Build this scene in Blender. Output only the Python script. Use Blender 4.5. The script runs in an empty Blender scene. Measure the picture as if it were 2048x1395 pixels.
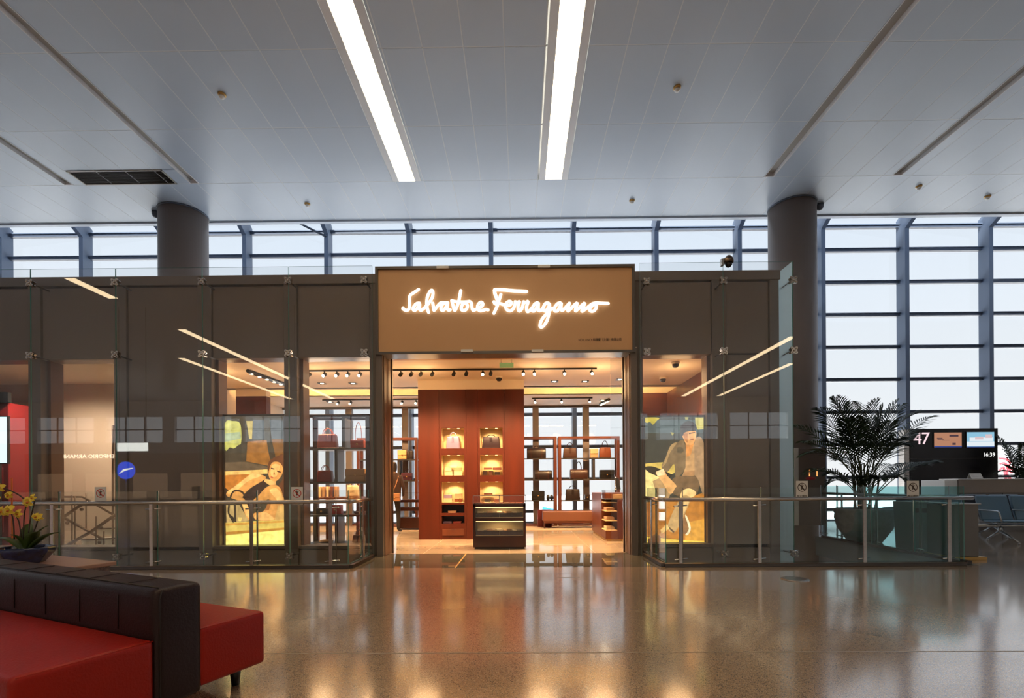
import bpy, bmesh, math, random
from mathutils import Vector, Matrix
random.seed(7)
R = math.radians
sc = bpy.context.scene
COL = sc.collection

# ------------------------------------------------------------------ camera
F_PX, CX, CY = 967.0, 1031.6, 968.0
YAW, ROLL, EYE = 0.0087, 0.0062, 1.2
_F = Vector((-math.sin(YAW), math.cos(YAW), 0)); _R = Vector((math.cos(YAW), math.sin(YAW), 0)); _U = Vector((0, 0, 1))
_R2 = _R * math.cos(ROLL) - _U * math.sin(ROLL); _U2 = _U * math.cos(ROLL) + _R * math.sin(ROLL)
cam = bpy.data.cameras.new('camera'); cam_o = bpy.data.objects.new('camera', cam); COL.objects.link(cam_o)
cam_o.matrix_world = Matrix(((_R2.x, _U2.x, -_F.x, 0), (_R2.y, _U2.y, -_F.y, 0), (_R2.z, _U2.z, -_F.z, EYE), (0, 0, 0, 1)))
cam.sensor_width = 36; cam.lens = F_PX / 2048 * 36
cam.shift_x = (1024 - CX) / 2048; cam.shift_y = (CY - 697.5) / 2048
cam.clip_start = 0.05; cam.clip_end = 500
sc.camera = cam_o

def ray(px, py): return _F + _R2 * ((px - CX) / F_PX) + _U2 * ((CY - py) / F_PX)
def pY(px, py, Y):          # pixel -> (x, z) on the plane y = Y
    d = ray(px, py); t = Y / d.y; return d.x * t, EYE + d.z * t
def pX(px, Y, py=968): return pY(px, py, Y)[0]
def pz(py, Y, px=1040): return pY(px, py, Y)[1]
def pZ(px, py, z):          # pixel -> (x, y) on the plane z
    d = ray(px, py); t = (z - EYE) / d.z; return d.x * t, d.y * t

# ------------------------------------------------------------------ world, view
W = bpy.data.worlds.new('world'); sc.world = W; W.use_nodes = True
nt = W.node_tree; nt.nodes.clear()
wo = nt.nodes.new('ShaderNodeOutputWorld'); bg = nt.nodes.new('ShaderNodeBackground')
tc = nt.nodes.new('ShaderNodeTexCoord'); sx = nt.nodes.new('ShaderNodeSeparateXYZ'); cr = nt.nodes.new('ShaderNodeValToRGB')
nt.links.new(tc.outputs['Generated'], sx.inputs[0]); nt.links.new(sx.outputs['Z'], cr.inputs[0])
nt.links.new(cr.outputs[0], bg.inputs[0]); nt.links.new(bg.outputs[0], wo.inputs[0])
cr.color_ramp.elements[0].position = 0.0; cr.color_ramp.elements[0].color = (1.0, 1.0, 1.0, 1)
cr.color_ramp.elements[1].position = 0.55; cr.color_ramp.elements[1].color = (0.76, 0.86, 1.0, 1)
SKY = 0.80
bg.inputs[1].default_value = SKY
SUN = 14.5
sl = bpy.data.lights.new('sun', 'SUN'); sl.energy = SUN; sl.angle = R(3); sl.color = (1.0, .96, .90)
slo = bpy.data.objects.new('sun', sl); COL.objects.link(slo); slo.location = (0, -20, 40)
slo.rotation_euler = Vector((.18, .62, -.76)).to_track_quat('-Z', 'Y').to_euler()
vs = sc.view_settings
vs.view_transform = 'Standard'; vs.look = 'None'; vs.gamma = 1; vs.use_curve_mapping = False
vs.exposure = 0.32
cy = sc.cycles
cy.max_bounces = 9; cy.diffuse_bounces = 5; cy.glossy_bounces = 4; cy.transmission_bounces = 6; cy.transparent_max_bounces = 40
cy.use_denoising = True; cy.sample_clamp_indirect = 6.0; cy.caustics_reflective = False; cy.caustics_refractive = False
cy.blur_glossy = 0.5

# ------------------------------------------------------------------ materials
def _mat(name):
    m = bpy.data.materials.new(name); m.use_nodes = True; m.node_tree.nodes.clear(); return m, m.node_tree
def mat(name, col, rough=.5, metal=0, spec=.5, noise=None, bump=None, coat=0, emit=0, ecol=None, vein=None):
    m, t = _mat(name)
    o = t.nodes.new('ShaderNodeOutputMaterial'); b = t.nodes.new('ShaderNodeBsdfPrincipled')
    t.links.new(b.outputs[0], o.inputs[0])
    b.inputs['Base Color'].default_value = (*col, 1); b.inputs['Roughness'].default_value = rough
    b.inputs['Metallic'].default_value = metal; b.inputs['Specular IOR Level'].default_value = spec
    b.inputs['Coat Weight'].default_value = coat
    if emit:
        b.inputs['Emission Color'].default_value = (*(ecol or col), 1); b.inputs['Emission Strength'].default_value = emit
    if noise or bump:
        c = t.nodes.new('ShaderNodeTexCoord')
    if noise:                                      # (scale, amount, stretch)
        s, a, st = noise
        mp = t.nodes.new('ShaderNodeMapping'); mp.inputs['Scale'].default_value = st
        n = t.nodes.new('ShaderNodeTexNoise'); n.inputs['Scale'].default_value = s; n.inputs['Detail'].default_value = 5
        r = t.nodes.new('ShaderNodeValToRGB')
        r.color_ramp.elements[0].position = .3; r.color_ramp.elements[1].position = .7
        r.color_ramp.elements[0].color = (*[max(0, x * (1 - a)) for x in col], 1); r.color_ramp.elements[1].color = (*[min(1, x * (1 + a)) for x in col], 1)
        t.links.new(c.outputs['Object'], mp.inputs[0]); t.links.new(mp.outputs[0], n.inputs[0]); t.links.new(n.outputs[0], r.inputs[0])
        t.links.new(r.outputs[0], b.inputs['Base Color'])
    if bump:                                       # (scale, strength)
        n = t.nodes.new('ShaderNodeTexNoise'); n.inputs['Scale'].default_value = bump[0]; n.inputs['Detail'].default_value = 3
        u = t.nodes.new('ShaderNodeBump'); u.inputs['Strength'].default_value = bump[1]; u.inputs['Distance'].default_value = .02
        t.links.new(c.outputs['Object'], n.inputs[0]); t.links.new(n.outputs[0], u.inputs['Height']); t.links.new(u.outputs[0], b.inputs['Normal'])
    return m
def emis(name, col, s):
    m, t = _mat(name)
    o = t.nodes.new('ShaderNodeOutputMaterial'); e = t.nodes.new('ShaderNodeEmission')
    e.inputs[0].default_value = (*col, 1); e.inputs[1].default_value = s; t.links.new(e.outputs[0], o.inputs[0]); return m
def ink(name, col, s):
    m, t = _mat(name); N = t.nodes.new
    o = N('ShaderNodeOutputMaterial'); e = N('ShaderNodeEmission'); c = N('ShaderNodeTexCoord'); n = N('ShaderNodeTexNoise'); r = N('ShaderNodeValToRGB')
    n.inputs['Scale'].default_value = 9; n.inputs['Detail'].default_value = 4
    r.color_ramp.elements[0].position = .32; r.color_ramp.elements[1].position = .68
    r.color_ramp.elements[0].color = (*[x * .72 for x in col], 1); r.color_ramp.elements[1].color = (*[min(1, x * 1.2) for x in col], 1)
    t.links.new(c.outputs['Object'], n.inputs[0]); t.links.new(n.outputs[0], r.inputs[0]); t.links.new(r.outputs[0], e.inputs[0]); e.inputs[1].default_value = s
    t.links.new(e.outputs[0], o.inputs[0]); return m
def glass(name, tint=(.95, .985, .975), f0=.05, gain=1.0):
    m, t = _mat(name); N = t.nodes.new; L = t.links.new
    o = N('ShaderNodeOutputMaterial'); tr = N('ShaderNodeBsdfTransparent'); gl = N('ShaderNodeBsdfGlossy'); mx = N('ShaderNodeMixShader')
    tr.inputs[0].default_value = (*tint, 1); gl.inputs['Roughness'].default_value = 0.0
    g = N('ShaderNodeNewGeometry'); d = N('ShaderNodeVectorMath'); d.operation = 'DOT_PRODUCT'
    L(g.outputs['Normal'], d.inputs[0]); L(g.outputs['Incoming'], d.inputs[1])
    def mth(op, a, b=None):
        n = N('ShaderNodeMath'); n.operation = op
        for i, v in enumerate((a, b)):
            if v is None: continue
            if isinstance(v, (int, float)): n.inputs[i].default_value = v
            else: L(v, n.inputs[i])
        return n.outputs[0]
    a = mth('ABSOLUTE', d.outputs['Value']); q = mth('SUBTRACT', 1.0, a); p = mth('POWER', q, 5.0)
    f = mth('ADD', mth('MULTIPLY', p, 1 - f0), f0); f = mth('MULTIPLY', f, gain)
    L(f, mx.inputs[0]); L(tr.outputs[0], mx.inputs[1]); L(gl.outputs[0], mx.inputs[2]); L(mx.outputs[0], o.inputs[0])
    return m
def terrazzo(name, base, dark, light, rough):
    m, t = _mat(name); N = t.nodes.new; L = t.links.new
    o = N('ShaderNodeOutputMaterial'); b = N('ShaderNodeBsdfPrincipled'); c = N('ShaderNodeTexCoord')
    v = N('ShaderNodeTexVoronoi'); v.inputs['Scale'].default_value = 230
    L(c.outputs['Object'], v.inputs[0])
    r = N('ShaderNodeValToRGB'); r.color_ramp.interpolation = 'CONSTANT'
    e = r.color_ramp.elements; e[0].color = (*dark, 1); e[1].position = .2; e[1].color = (*base, 1)
    x = e.new(.82); x.color = (*light, 1)
    sp = N('ShaderNodeSeparateColor'); L(v.outputs['Color'], sp.inputs[0]); L(sp.outputs[0], r.inputs[0])
    n = N('ShaderNodeTexNoise'); n.inputs['Scale'].default_value = .9; n.inputs['Detail'].default_value = 4; L(c.outputs['Object'], n.inputs[0])
    mr = N('ShaderNodeMapRange'); mr.inputs[3].default_value = rough - .035; mr.inputs[4].default_value = rough + .05; L(n.outputs[0], mr.inputs[0])
    L(mr.outputs[0], b.inputs['Roughness']); L(r.outputs[0], b.inputs['Base Color']); L(b.outputs[0], o.inputs[0])
    b.inputs['IOR'].default_value = 2.25; b.inputs['Coat Weight'].default_value = .8; b.inputs['Coat Roughness'].default_value = .1; b.inputs['Coat IOR'].default_value = 1.6
    return m
M = {}
M['terrazzo'] = terrazzo('terrazzo', (.43, .305, .20), (.14, .095, .06), (.55, .43, .31), .15)
M['slab_joint'] = mat('slab_joint', (.33, .27, .21), .3)
M['marble'] = mat('polished_marble', (.42, .33, .24), .07, noise=(1.6, .12, (1, 1, 1)))
M['bridge'] = mat('polished_dark_stone', (.11, .10, .08), .02, noise=(2.2, .2, (1, 1, 1)), spec=.75)
M['carpet'] = mat('carpet', (.45, .33, .24), .95, bump=(160, .4))
M['ceil'] = mat('ceiling_panel_paint', (.49, .57, .69), .30, noise=(.35, .03, (1, 1, 1)))
M['ceil_back'] = mat('ceiling_backing', (.55, .56, .58), .6)
M['strip'] = mat('ceiling_joint', (.66, .70, .76), .45)
M['flank'] = mat('lamp_flank', (.70, .71, .75), .4)
M['slot'] = mat('ceiling_channel', (.42, .40, .37), .5)
M['grille'] = mat('vent_grille', (.075, .06, .05), .5)
M['lamp'] = emis('lamp_diffuser', (1.0, .76, .46), 7.5)
M['column'] = mat('column_paint', (.21, .17, .155), .42, noise=(.6, .06, (1, 1, .2)))
M['mullion'] = mat('mullion_paint', (.13, .17, .25), .35)
M['transom'] = mat('transom_paint', (.07, .09, .135), .4)
M['winglass'] = glass('window_glass', (.97, .985, .99), .03)
M['facade'] = mat('bronze_metal', (.175, .13, .10), .42, noise=(.8, .06, (1, 1, 1)))
M['facade_frame'] = mat('bronze_frame', (.155, .122, .10), .4)
M['reveal'] = mat('bronze_reveal', (.16, .085, .055), .35)
M['screen'] = glass('screen_glass', (.982, .988, .987), .065)
M['railglass'] = glass('rail_glass', (.955, .972, .972), .05)
M['railbacklit'] = glass('rail_glass_backlit', (.80, .945, .95), .08)  # same rail glass, its teal look against bright background put into the tint
def frosted(name):
    m, t = _mat(name); N = t.nodes.new; o = N('ShaderNodeOutputMaterial'); a = N('ShaderNodeBsdfTransparent'); b = N('ShaderNodeBsdfTranslucent'); d = N('ShaderNodeBsdfDiffuse'); x = N('ShaderNodeMixShader'); y = N('ShaderNodeMixShader')
    a.inputs[0].default_value = (.85, .95, .97, 1); b.inputs[0].default_value = (.85, .96, .99, 1); d.inputs[0].default_value = (.85, .96, .99, 1); x.inputs[0].default_value = .12; y.inputs[0].default_value = .9
    t.links.new(b.outputs[0], x.inputs[1]); t.links.new(d.outputs[0], x.inputs[2]); t.links.new(a.outputs[0], y.inputs[1]); t.links.new(x.outputs[0], y.inputs[2]); t.links.new(y.outputs[0], o.inputs[0]); return m
M['frosted'] = frosted('frosted_glass')
M['edge'] = mat('glass_edge', (.12, .33, .30), .2, spec=.6)
M['steel'] = mat('brushed_steel', (.52, .48, .45), .26, metal=1, noise=(3, .08, (1, 1, 14)))
M['steel_dark'] = mat('dark_steel', (.10, .09, .085), .35, metal=.7)
M['chrome'] = mat('chrome', (.75, .73, .70), .12, metal=1)
M['sign'] = mat('sign_panel', (.62, .35, .165), .5, noise=(.7, .05, (1, 1, 1)))
M['sign_frame'] = mat('sign_frame', (.11, .095, .085), .35, metal=.3)
M['letter'] = emis('letter_glow', (1.0, .90, .76), 1.5)
M['ink'] = mat('dark_ink', (.05, .03, .02), .6)
M['white'] = mat('white_paint', (.75, .74, .72), .5)
M['cream'] = mat('cream_plaster', (.74, .60, .44), .6)
M['shopceil'] = mat('shop_ceiling', (.86, .74, .58), .7)
M['wood'] = mat('red_wood', (.078, .0115, .003), .5, spec=.3, noise=(3.5, .22, (1, 1, .12)))
M['wood_mid'] = mat('brown_wood', (.12, .03, .011), .35, noise=(4, .22, (1, 1, .15)))
M['wood_dark'] = mat('dark_wood', (.045, .012, .008), .28, noise=(4, .25, (1, 1, .2)))
M['niche'] = mat('niche_lining', (.82, .62, .33), .6)
M['niche_lamp'] = emis('niche_lamp', (1.0, .66, .26), 3.5)
M['cove'] = emis('cove_lamp', (1.0, .66, .26), 45)
M['spot'] = emis('spot_lens', (1.0, .84, .58), 14)
M['black'] = mat('black_plastic', (.015, .014, .014), .4)
M['blackgloss'] = mat('black_panel', (.012, .010, .013), .25)
M['red_leather'] = mat('red_leather', (.31, .010, .003), .42, spec=.3, noise=(2.2, .1, (1, 1, 1)), bump=(90, .12))
M['dark_leather'] = mat('dark_leather', (.018, .006, .006), .42, spec=.3, noise=(2.2, .15, (1, 1, 1)), bump=(90, .12))
M['seam'] = mat('leather_seam', (.012, .005, .004), .5)
M['blue_leather'] = mat('blue_leather', (.10, .19, .29), .38, bump=(80, .08))
M['navy_shell'] = mat('navy_shell', (.03, .045, .075), .4)
M['alu'] = mat('cast_aluminium', (.45, .47, .50), .3, metal=.9)
M['grey_counter'] = mat('counter_laminate', (.30, .255, .225), .45)
M['grey_box'] = mat('grey_laminate', (.17, .16, .16), .42)
M['gold_base'] = mat('gilt_base', (.55, .33, .10), .4, metal=.3)
M['teal_box'] = mat('dark_teal_metal', (.11, .17, .18), .4)
M['pot'] = mat('stone_pot', (.22, .25, .26), .55, noise=(9, .2, (1, 1, 1)))
M['soil'] = mat('soil', (.03, .02, .012), .95)
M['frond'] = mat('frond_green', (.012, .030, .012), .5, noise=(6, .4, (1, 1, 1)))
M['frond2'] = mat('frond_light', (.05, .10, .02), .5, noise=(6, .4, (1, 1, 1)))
M['cane'] = mat('palm_cane', (.05, .06, .02), .6)
M['orchid'] = mat('orchid_petal', (.80, .60, .06), .5)
M['orchid_c'] = mat('orchid_lip', (.55, .14, .03), .5)
M['leaf'] = mat('orchid_leaf', (.05, .085, .015), .35)
M['stemdark'] = mat('orchid_stem', (.035, .02, .012), .6)
M['bluepot'] = mat('blue_glaze', (.012, .02, .075), .12, noise=(14, .6, (1, 1, 1)), coat=.5)
M['stone'] = mat('speckled_stone', (.17, .12, .105), .4, noise=(60, .5, (1, 1, 1)))
M['tabletop'] = mat('table_top', (.30, .17, .125), .35, noise=(2, .12, (1, 1, 1)))
M['concrete'] = mat('apron_concrete', (.72, .73, .74), .8, noise=(.05, .05, (1, 1, 1)))
M['voidwall'] = mat('void_wall', (.50, .48, .49), .6)
M['slabedge'] = mat('slab_edge', (.30, .36, .40), .5)
M['roofwhite'] = mat('roof_white', (.74, .75, .77), .7)
M['hallwall'] = mat('hall_wall', (.62, .61, .60), .6)
M['armani'] = mat('rear_shop_wall', (.50, .36, .26), .5)
M['aircraft'] = mat('aircraft_white', (.85, .86, .88), .35)
M['aircraft_red'] = mat('aircraft_red', (.62, .05, .07), .4)
M['aircraft_blue'] = mat('aircraft_blue', (.02, .22, .62), .4)
M['stairtread'] = mat('stair_tread', (.70, .66, .56), .5)
M['stairwall'] = mat('stair_wall', (.72, .60, .48), .45)
M['bronze'] = mat('bronze_tube', (.16, .11, .08), .3, metal=.8)
M['redwall'] = mat('red_lacquer', (.28, .015, .02), .35)
M['cyan_screen'] = emis('cyan_screen', (.62, .90, 1.0), 1.3)
M['skin'] = mat('skin', (.50, .30, .20), .55)
M['hair'] = mat('hair', (.02, .014, .011), .5)
M['jacket'] = mat('dark_jacket', (.05, .022, .016), .8)
M['trouser'] = mat('dark_trousers', (.015, .010, .010), .8)

# ------------------------------------------------------------------ mesh builder
class MB:
    def __init__(s): s.v = []; s.f = []; s.m = []; s.sm = []
    def add(s, vs, fs, mi=0, smooth=False):
        b = len(s.v); s.v += [tuple(x) for x in vs]
        for f in fs: s.f.append([b + i for i in f]); s.m.append(mi); s.sm.append(smooth)
        return s
    def box(s, x0, x1, y0, y1, z0, z1, mi=0):
        if x0 > x1: x0, x1 = x1, x0
        if y0 > y1: y0, y1 = y1, y0
        if z0 > z1: z0, z1 = z1, z0
        return s.add([(x0, y0, z0), (x1, y0, z0), (x1, y1, z0), (x0, y1, z0), (x0, y0, z1), (x1, y0, z1), (x1, y1, z1), (x0, y1, z1)],
                     [(3, 2, 1, 0), (4, 5, 6, 7), (0, 1, 5, 4), (1, 2, 6, 5), (2, 3, 7, 6), (3, 0, 4, 7)], mi)
    def prism(s, poly, axis, a, b, mi=0, smooth=False):   # poly in the two other axes, extruded from a to b
        def P(p, q):
            return {'x': (q, p[0], p[1]), 'y': (p[0], q, p[1]), 'z': (p[0], p[1], q)}[axis]
        n = len(poly); vs = [P(p, a) for p in poly] + [P(p, b) for p in poly]
        fs = [list(range(n))[::-1], list(range(n, 2 * n))] 
        s.add(vs, fs, mi)
        b0 = len(s.v) - 2 * n
        for i in range(n):
            j = (i + 1) % n; s.f.append([b0 + i, b0 + j, b0 + n + j, b0 + n + i]); s.m.append(mi); s.sm.append(smooth)
        return s
    def tube(s, pts, r, seg=8, mi=0, cap=True, smooth=True, flat=None):
        pts = [Vector(p) for p in pts]; n = len(pts); rr = r if isinstance(r, (list, tuple)) else [r] * n
        rings = []; prev = None
        for i, p in enumerate(pts):
            t = (pts[min(i + 1, n - 1)] - pts[max(i - 1, 0)])
            if t.length < 1e-9: t = Vector((0, 0, 1))
            t.normalize()
            if prev is None:
                a = Vector((0, 0, 1)) if abs(t.z) < .9 else Vector((0, 1, 0))
                if flat: a = Vector(flat)
                u = (a - t * a.dot(t))
                u.normalize()
            else:
                u = prev - t * prev.dot(t)
                if u.length < 1e-6: u = Vector((1, 0, 0)) - t * t.x
                u.normalize()
            prev = u; w = t.cross(u)
            rings.append([p + (u * math.cos(2 * math.pi * k / seg) + w * math.sin(2 * math.pi * k / seg)) * rr[i] for k in range(seg)])
        vs = [v for g in rings for v in g]; fs = []
        for i in range(n - 1):
            for k in range(seg):
                k2 = (k + 1) % seg; fs.append((i * seg + k, i * seg + k2, (i + 1) * seg + k2, (i + 1) * seg + k))
        s.add(vs, fs, mi, smooth)
        if cap:
            b = len(s.v) - n * seg
            s.f.append([b + k for k in range(seg)][::-1]); s.m.append(mi); s.sm.append(False)
            s.f.append([b + (n - 1) * seg + k for k in range(seg)]); s.m.append(mi); s.sm.append(False)
        return s
    def lathe(s, prof, c=(0, 0, 0), seg=24, mi=0, smooth=True, axis='z'):
        vs = []
        for r, z in prof:
            for k in range(seg):
                a = 2 * math.pi * k / seg; x, y = r * math.cos(a), r * math.sin(a)
                if axis == 'z': vs.append((c[0] + x, c[1] + y, c[2] + z))
                else: vs.append((c[0] + x, c[1] - z, c[2] + y))          # axis along -y
        fs = []
        for i in range(len(prof) - 1):
            for k in range(seg):
                k2 = (k + 1) % seg; fs.append((i * seg + k, i * seg + k2, (i + 1) * seg + k2, (i + 1) * seg + k))
        s.add(vs, fs, mi, smooth)
        b = len(s.v) - len(vs)
        for i, rev in ((0, True), (len(prof) - 1, False)):
            if prof[i][0] > 1e-5:
                f = [b + i * seg + k for k in range(seg)]; s.f.append(f[::-1] if rev else f); s.m.append(mi); s.sm.append(False)
        return s
    def mesh(s, name, mats, bev=0, seg=1, off=(0, 0, 0)):
        me = bpy.data.meshes.new(name)
        ox, oy, oz = off
        me.from_pydata([(x - ox, y - oy, z - oz) for x, y, z in s.v], [], s.f)
        for m in (mats if isinstance(mats, (list, tuple)) else [mats]): me.materials.append(M[m] if isinstance(m, str) else m)
        for p, mi, sm in zip(me.polygons, s.m, s.sm): p.material_index = mi; p.use_smooth = sm
        bm = bmesh.new(); bm.from_mesh(me)
        bmesh.ops.recalc_face_normals(bm, faces=bm.faces)
        if bev:
            es = [e for e in bm.edges if len(e.link_faces) == 2 and e.calc_face_angle(0) > .6]
            bmesh.ops.bevel(bm, geom=es, offset=bev, segments=seg, affect='EDGES', clamp_overlap=True, profile=.6)
            if seg > 1:
                for f in bm.faces: f.smooth = True
        bm.to_mesh(me); bm.free(); me.update()
        return me
    def build(s, name, mats, parent=None, bev=0, seg=1, loc=None):
        """verts are in world space (minus the parent's place); loc gives a top-level mesh its origin"""
        off = tuple(parent['_o']) if parent is not None else (loc or (0, 0, 0))
        return link(name, s.mesh(name, mats, bev, seg, off), parent, loc)
def link(name, me, parent=None, loc=None):
    o = bpy.data.objects.new(name, me); COL.objects.link(o)
    if parent is not None: o.parent = parent
    o['_o'] = tuple(parent['_o']) if parent is not None else tuple(loc or (0, 0, 0))
    if loc: o.location = loc
    return o
def place(name, me, parent, loc, rz=0):      # shared mesh at a place in world space, child of parent
    o = bpy.data.objects.new(name, me); COL.objects.link(o); o.parent = parent
    b = parent['_o']; o.location = (loc[0] - b[0], loc[1] - b[1], loc[2] - b[2]); o.rotation_euler = (0, 0, rz); o['_o'] = tuple(loc)
    return o
def thing(name, label, cat, loc=(0, 0, 0), group=None, rz=0):
    o = bpy.data.objects.new(name, None); COL.objects.link(o); o.location = loc; o.rotation_euler = (0, 0, rz)
    o.empty_display_size = .1
    o['label'] = label; o['category'] = cat; o['_o'] = tuple(loc) if rz == 0 else (0, 0, 0)
    if group: o['group'] = group
    return o
def tag(o, label, cat, group=None):
    o['label'] = label; o['category'] = cat
    if group: o['group'] = group
    return o
def struct(o): o['kind'] = 'structure'; return o
def sthing(name, loc=(0, 0, 0)):
    o = bpy.data.objects.new(name, None); COL.objects.link(o); o.location = loc; o['_o'] = tuple(loc); o['kind'] = 'structure'; return o
def dup(root, loc, label=None, group=None, rz=None):
    r = root.copy(); COL.objects.link(r); r.location = loc
    if rz is not None: r.rotation_euler = (0, 0, rz)
    if label: r['label'] = label
    if group: r['group'] = group
    for ch in list(root.children):
        c = ch.copy(); COL.objects.link(c); c.parent = r
        for g in list(ch.children):
            d = g.copy(); COL.objects.link(d); d.parent = c
    return r
def bx(*a): return MB().box(*a)
def text_mesh(s, size, ext=.002, mats='ink', align='LEFT', sx_=1.0):
    cu = bpy.data.curves.new('lettering', 'FONT'); cu.body = s; cu.size = size; cu.extrude = ext; cu.align_x = align
    cu.resolution_u = 2
    ob = bpy.data.objects.new('lettering_tmp', cu); COL.objects.link(ob)
    bpy.context.view_layer.update()
    me = bpy.data.meshes.new_from_object(ob.evaluated_get(bpy.context.evaluated_depsgraph_get()))
    bpy.data.objects.remove(ob); bpy.data.curves.remove(cu)
    for v in me.vertices: v.co = (v.co.x * sx_, v.co.z, v.co.y) if False else (v.co.x * sx_, -v.co.z, v.co.y)   # face -y
    me.materials.clear(); me.materials.append(M[mats] if isinstance(mats, str) else mats)
    return me
def catmull(pts, n=6):
    P = [Vector(p) for p in pts]; out = []
    for i in range(len(P) - 1):
        a = P[max(i - 1, 0)]; b = P[i]; c = P[i + 1]; d = P[min(i + 2, len(P) - 1)]
        for k in range(n):
            t = k / n
            out.append(.5 * ((2 * b) + (c - a) * t + (2 * a - 5 * b + 4 * c - d) * t * t + (3 * b - a - 3 * c + d) * t ** 3))
    out.append(P[-1]); return out
# ================================================================== STRUCTURE
CEIL, Y_EDGE = 7.6, 11.65
Y_RAIL, Y_GLASS, Y_FAC = 6.98, 8.05, 8.40
HX = 42.0
X_ROWS = [5.52, 7.07, 8.62, 10.17, Y_EDGE]
# ---- floor of the hall (openings: gap before the shop, void at its right)
fl = MB()
fl.box(-HX, HX, -20, Y_RAIL, -.35, 0)
fl.box(6.62, HX, Y_RAIL, 15.2, -.35, 0)
fl.box(4.75, 6.62, 12.0, 15.2, -.35, 0)
floor = struct(fl.build('floor', 'terrazzo'))
for x0, x1, y0, y1 in ((-HX, HX, 3.44, 3.452), (-HX, HX, -1.6, -1.588)):
    bx(x0, x1, y0, y1, -.02, .0015).build('joint', 'slab_joint', floor)
bridge = struct(bx(-2.45, 2.05, Y_RAIL + .001, Y_FAC + .02, -.35, -.002).build('floor_bridge', 'bridge'))
bx(-.955, -.935, Y_RAIL + .01, Y_FAC, -.02, .001).build('joint', 'gold_base', bridge)
sf = MB(); sf.box(-7.0, 4.40, Y_FAC + .02, 12.55, -.35, 0); sf.box(-7.0, 4.40, 12.55, 14.3, -.35, -.001)
shopfloor = struct(sf.build('floor_shop', 'marble'))
for k in range(7):
    x = -6.2 + 1.5 * k
    bx(x, x + .005, Y_FAC + .02, 12.5, -.01, .0008).build('joint', 'slab_joint', shopfloor)
for y in (9.6, 11.1):
    bx(-7, 4.4, y, y + .005, -.01, .0008).build('joint', 'slab_joint', shopfloor)
carp = struct(bx(-6.9, 4.3, 12.55, 14.2, -.001, .012).build('floor_carpet', 'carpet'))
# slab edges of the openings
se = MB(); se.box(6.60, 6.615, Y_RAIL, 12.0, -.42, -.003); se.box(4.75, 6.6, 11.985, 11.999, -.42, -.003); se.box(2.05, 6.6, Y_RAIL + .0005, Y_RAIL + .012, -.42, -.003)
se.box(-HX, -2.45, Y_RAIL + .0005, Y_RAIL + .012, -.42, -.003)
struct(se.build('trim_1', 'slabedge'))
# lower level
lo = MB(); lo.box(-HX, HX, 4.0, 15.2, -4.2, -4.0); lo.box(6.75, 6.9, 4, 15.2, -4, -.43); lo.box(-HX, HX, 14.9, 15.1, -4, -.43); lo.box(-HX, HX, 5.9, 6.0, -4, -.43)
struct(lo.build('floor_lower', 'voidwall'))

# ---- ceiling with separate panels
cb = MB(); cb.box(-HX, HX, -20, X_ROWS[0], CEIL, CEIL + .5); cb.box(-HX, HX, X_ROWS[0], Y_EDGE, CEIL + .16, CEIL + .5); cb.box(-HX, HX, Y_EDGE, Y_EDGE + .08, CEIL + .01, 13.5)
cb.box(-HX, -15.6, X_ROWS[0], Y_EDGE, CEIL, CEIL + .2); cb.box(15.6, HX, X_ROWS[0], Y_EDGE, CEIL, CEIL + .2)
ceiling = struct(cb.build('ceiling', 'ceil'))
SLOTS = [(-2.51, -2.17, 'lamp'), (.57, .91, 'lamp'), (-6.93, -6.75, 'off'), (-9.61, -9.43, 'off'), (5.15, 5.35, 'off'), (7.81, 8.0, 'off')]
VENT = (-9.16, -7.21, 9.71, 10.17)
G0 = -.19 - .6 * 26
_pm = {}
def panel(x0, x1, y0, y1, m='ceil'):
    g = .006
    key = (round(x1 - x0, 4), round(y1 - y0, 4), m)
    if key not in _pm:
        w, d = key[0] / 2 - g, key[1] / 2 - g
        _pm[key] = bx(-w, w, -d, d, 0, .02).mesh('panel', m, bev=.003)
    place('panel', _pm[key], ceiling, ((x0 + x1) / 2, (y0 + y1) / 2, CEIL))
for r in range(4):
    y0, y1 = X_ROWS[r], X_ROWS[r + 1]
    for c in range(52):
        x0 = G0 + .6 * c; x1 = x0 + .6; segs = [(x0, x1)]
        if r < 3:
            for a, b, k in SLOTS:
                if k == 'lamp': a, b = a - .13, b + .13
                ns = []
                for s0, s1 in segs:
                    if b <= s0 or a >= s1: ns.append((s0, s1)); continue
                    if a > s0 + .03: ns.append((s0, a))
                    if b < s1 - .03: ns.append((b, s1))
                segs = ns
        for s0, s1 in segs:
            yy1 = y1
            if r == 2 and s1 > VENT[0] + .02 and s0 < VENT[1] - .02:
                yy1 = VENT[2]
                if s0 < VENT[0]: panel(s0, VENT[0], yy1, y1)
                if s1 > VENT[1]: panel(VENT[1], s1, yy1, y1)
            panel(s0, s1, y0, yy1)
        cx = x0
        lim = 3 if any(a - .14 <= x0 <= b + .14 for a, b, k in SLOTS) else 0
        if r == 0: bx(x0 - .008, x0 + .008, X_ROWS[lim], Y_EDGE, CEIL + .0015, CEIL + .02).build('joint_strip', 'strip', ceiling)
for y in X_ROWS[:-1]:
    xs = [-15.79] 
    for a, b, k in sorted(SLOTS): xs += [a, b]
    xs.append(15.6)
    if y >= 10.1: bx(-15.79, 15.6, y - .009, y + .009, CEIL + .0015, CEIL + .02).build('joint_strip', 'strip', ceiling)
    else:
        for i in range(0, len(xs), 2):
            bx(xs[i], xs[i + 1], y - .009, y + .009, CEIL + .0015, CEIL + .02).build('joint_strip', 'strip', ceiling)
ceiling_edge = bx(-HX, HX, Y_EDGE - .002, Y_EDGE + .1, CEIL - .03, CEIL + .012).build('edge_trim', 'ceil', ceiling)
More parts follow.
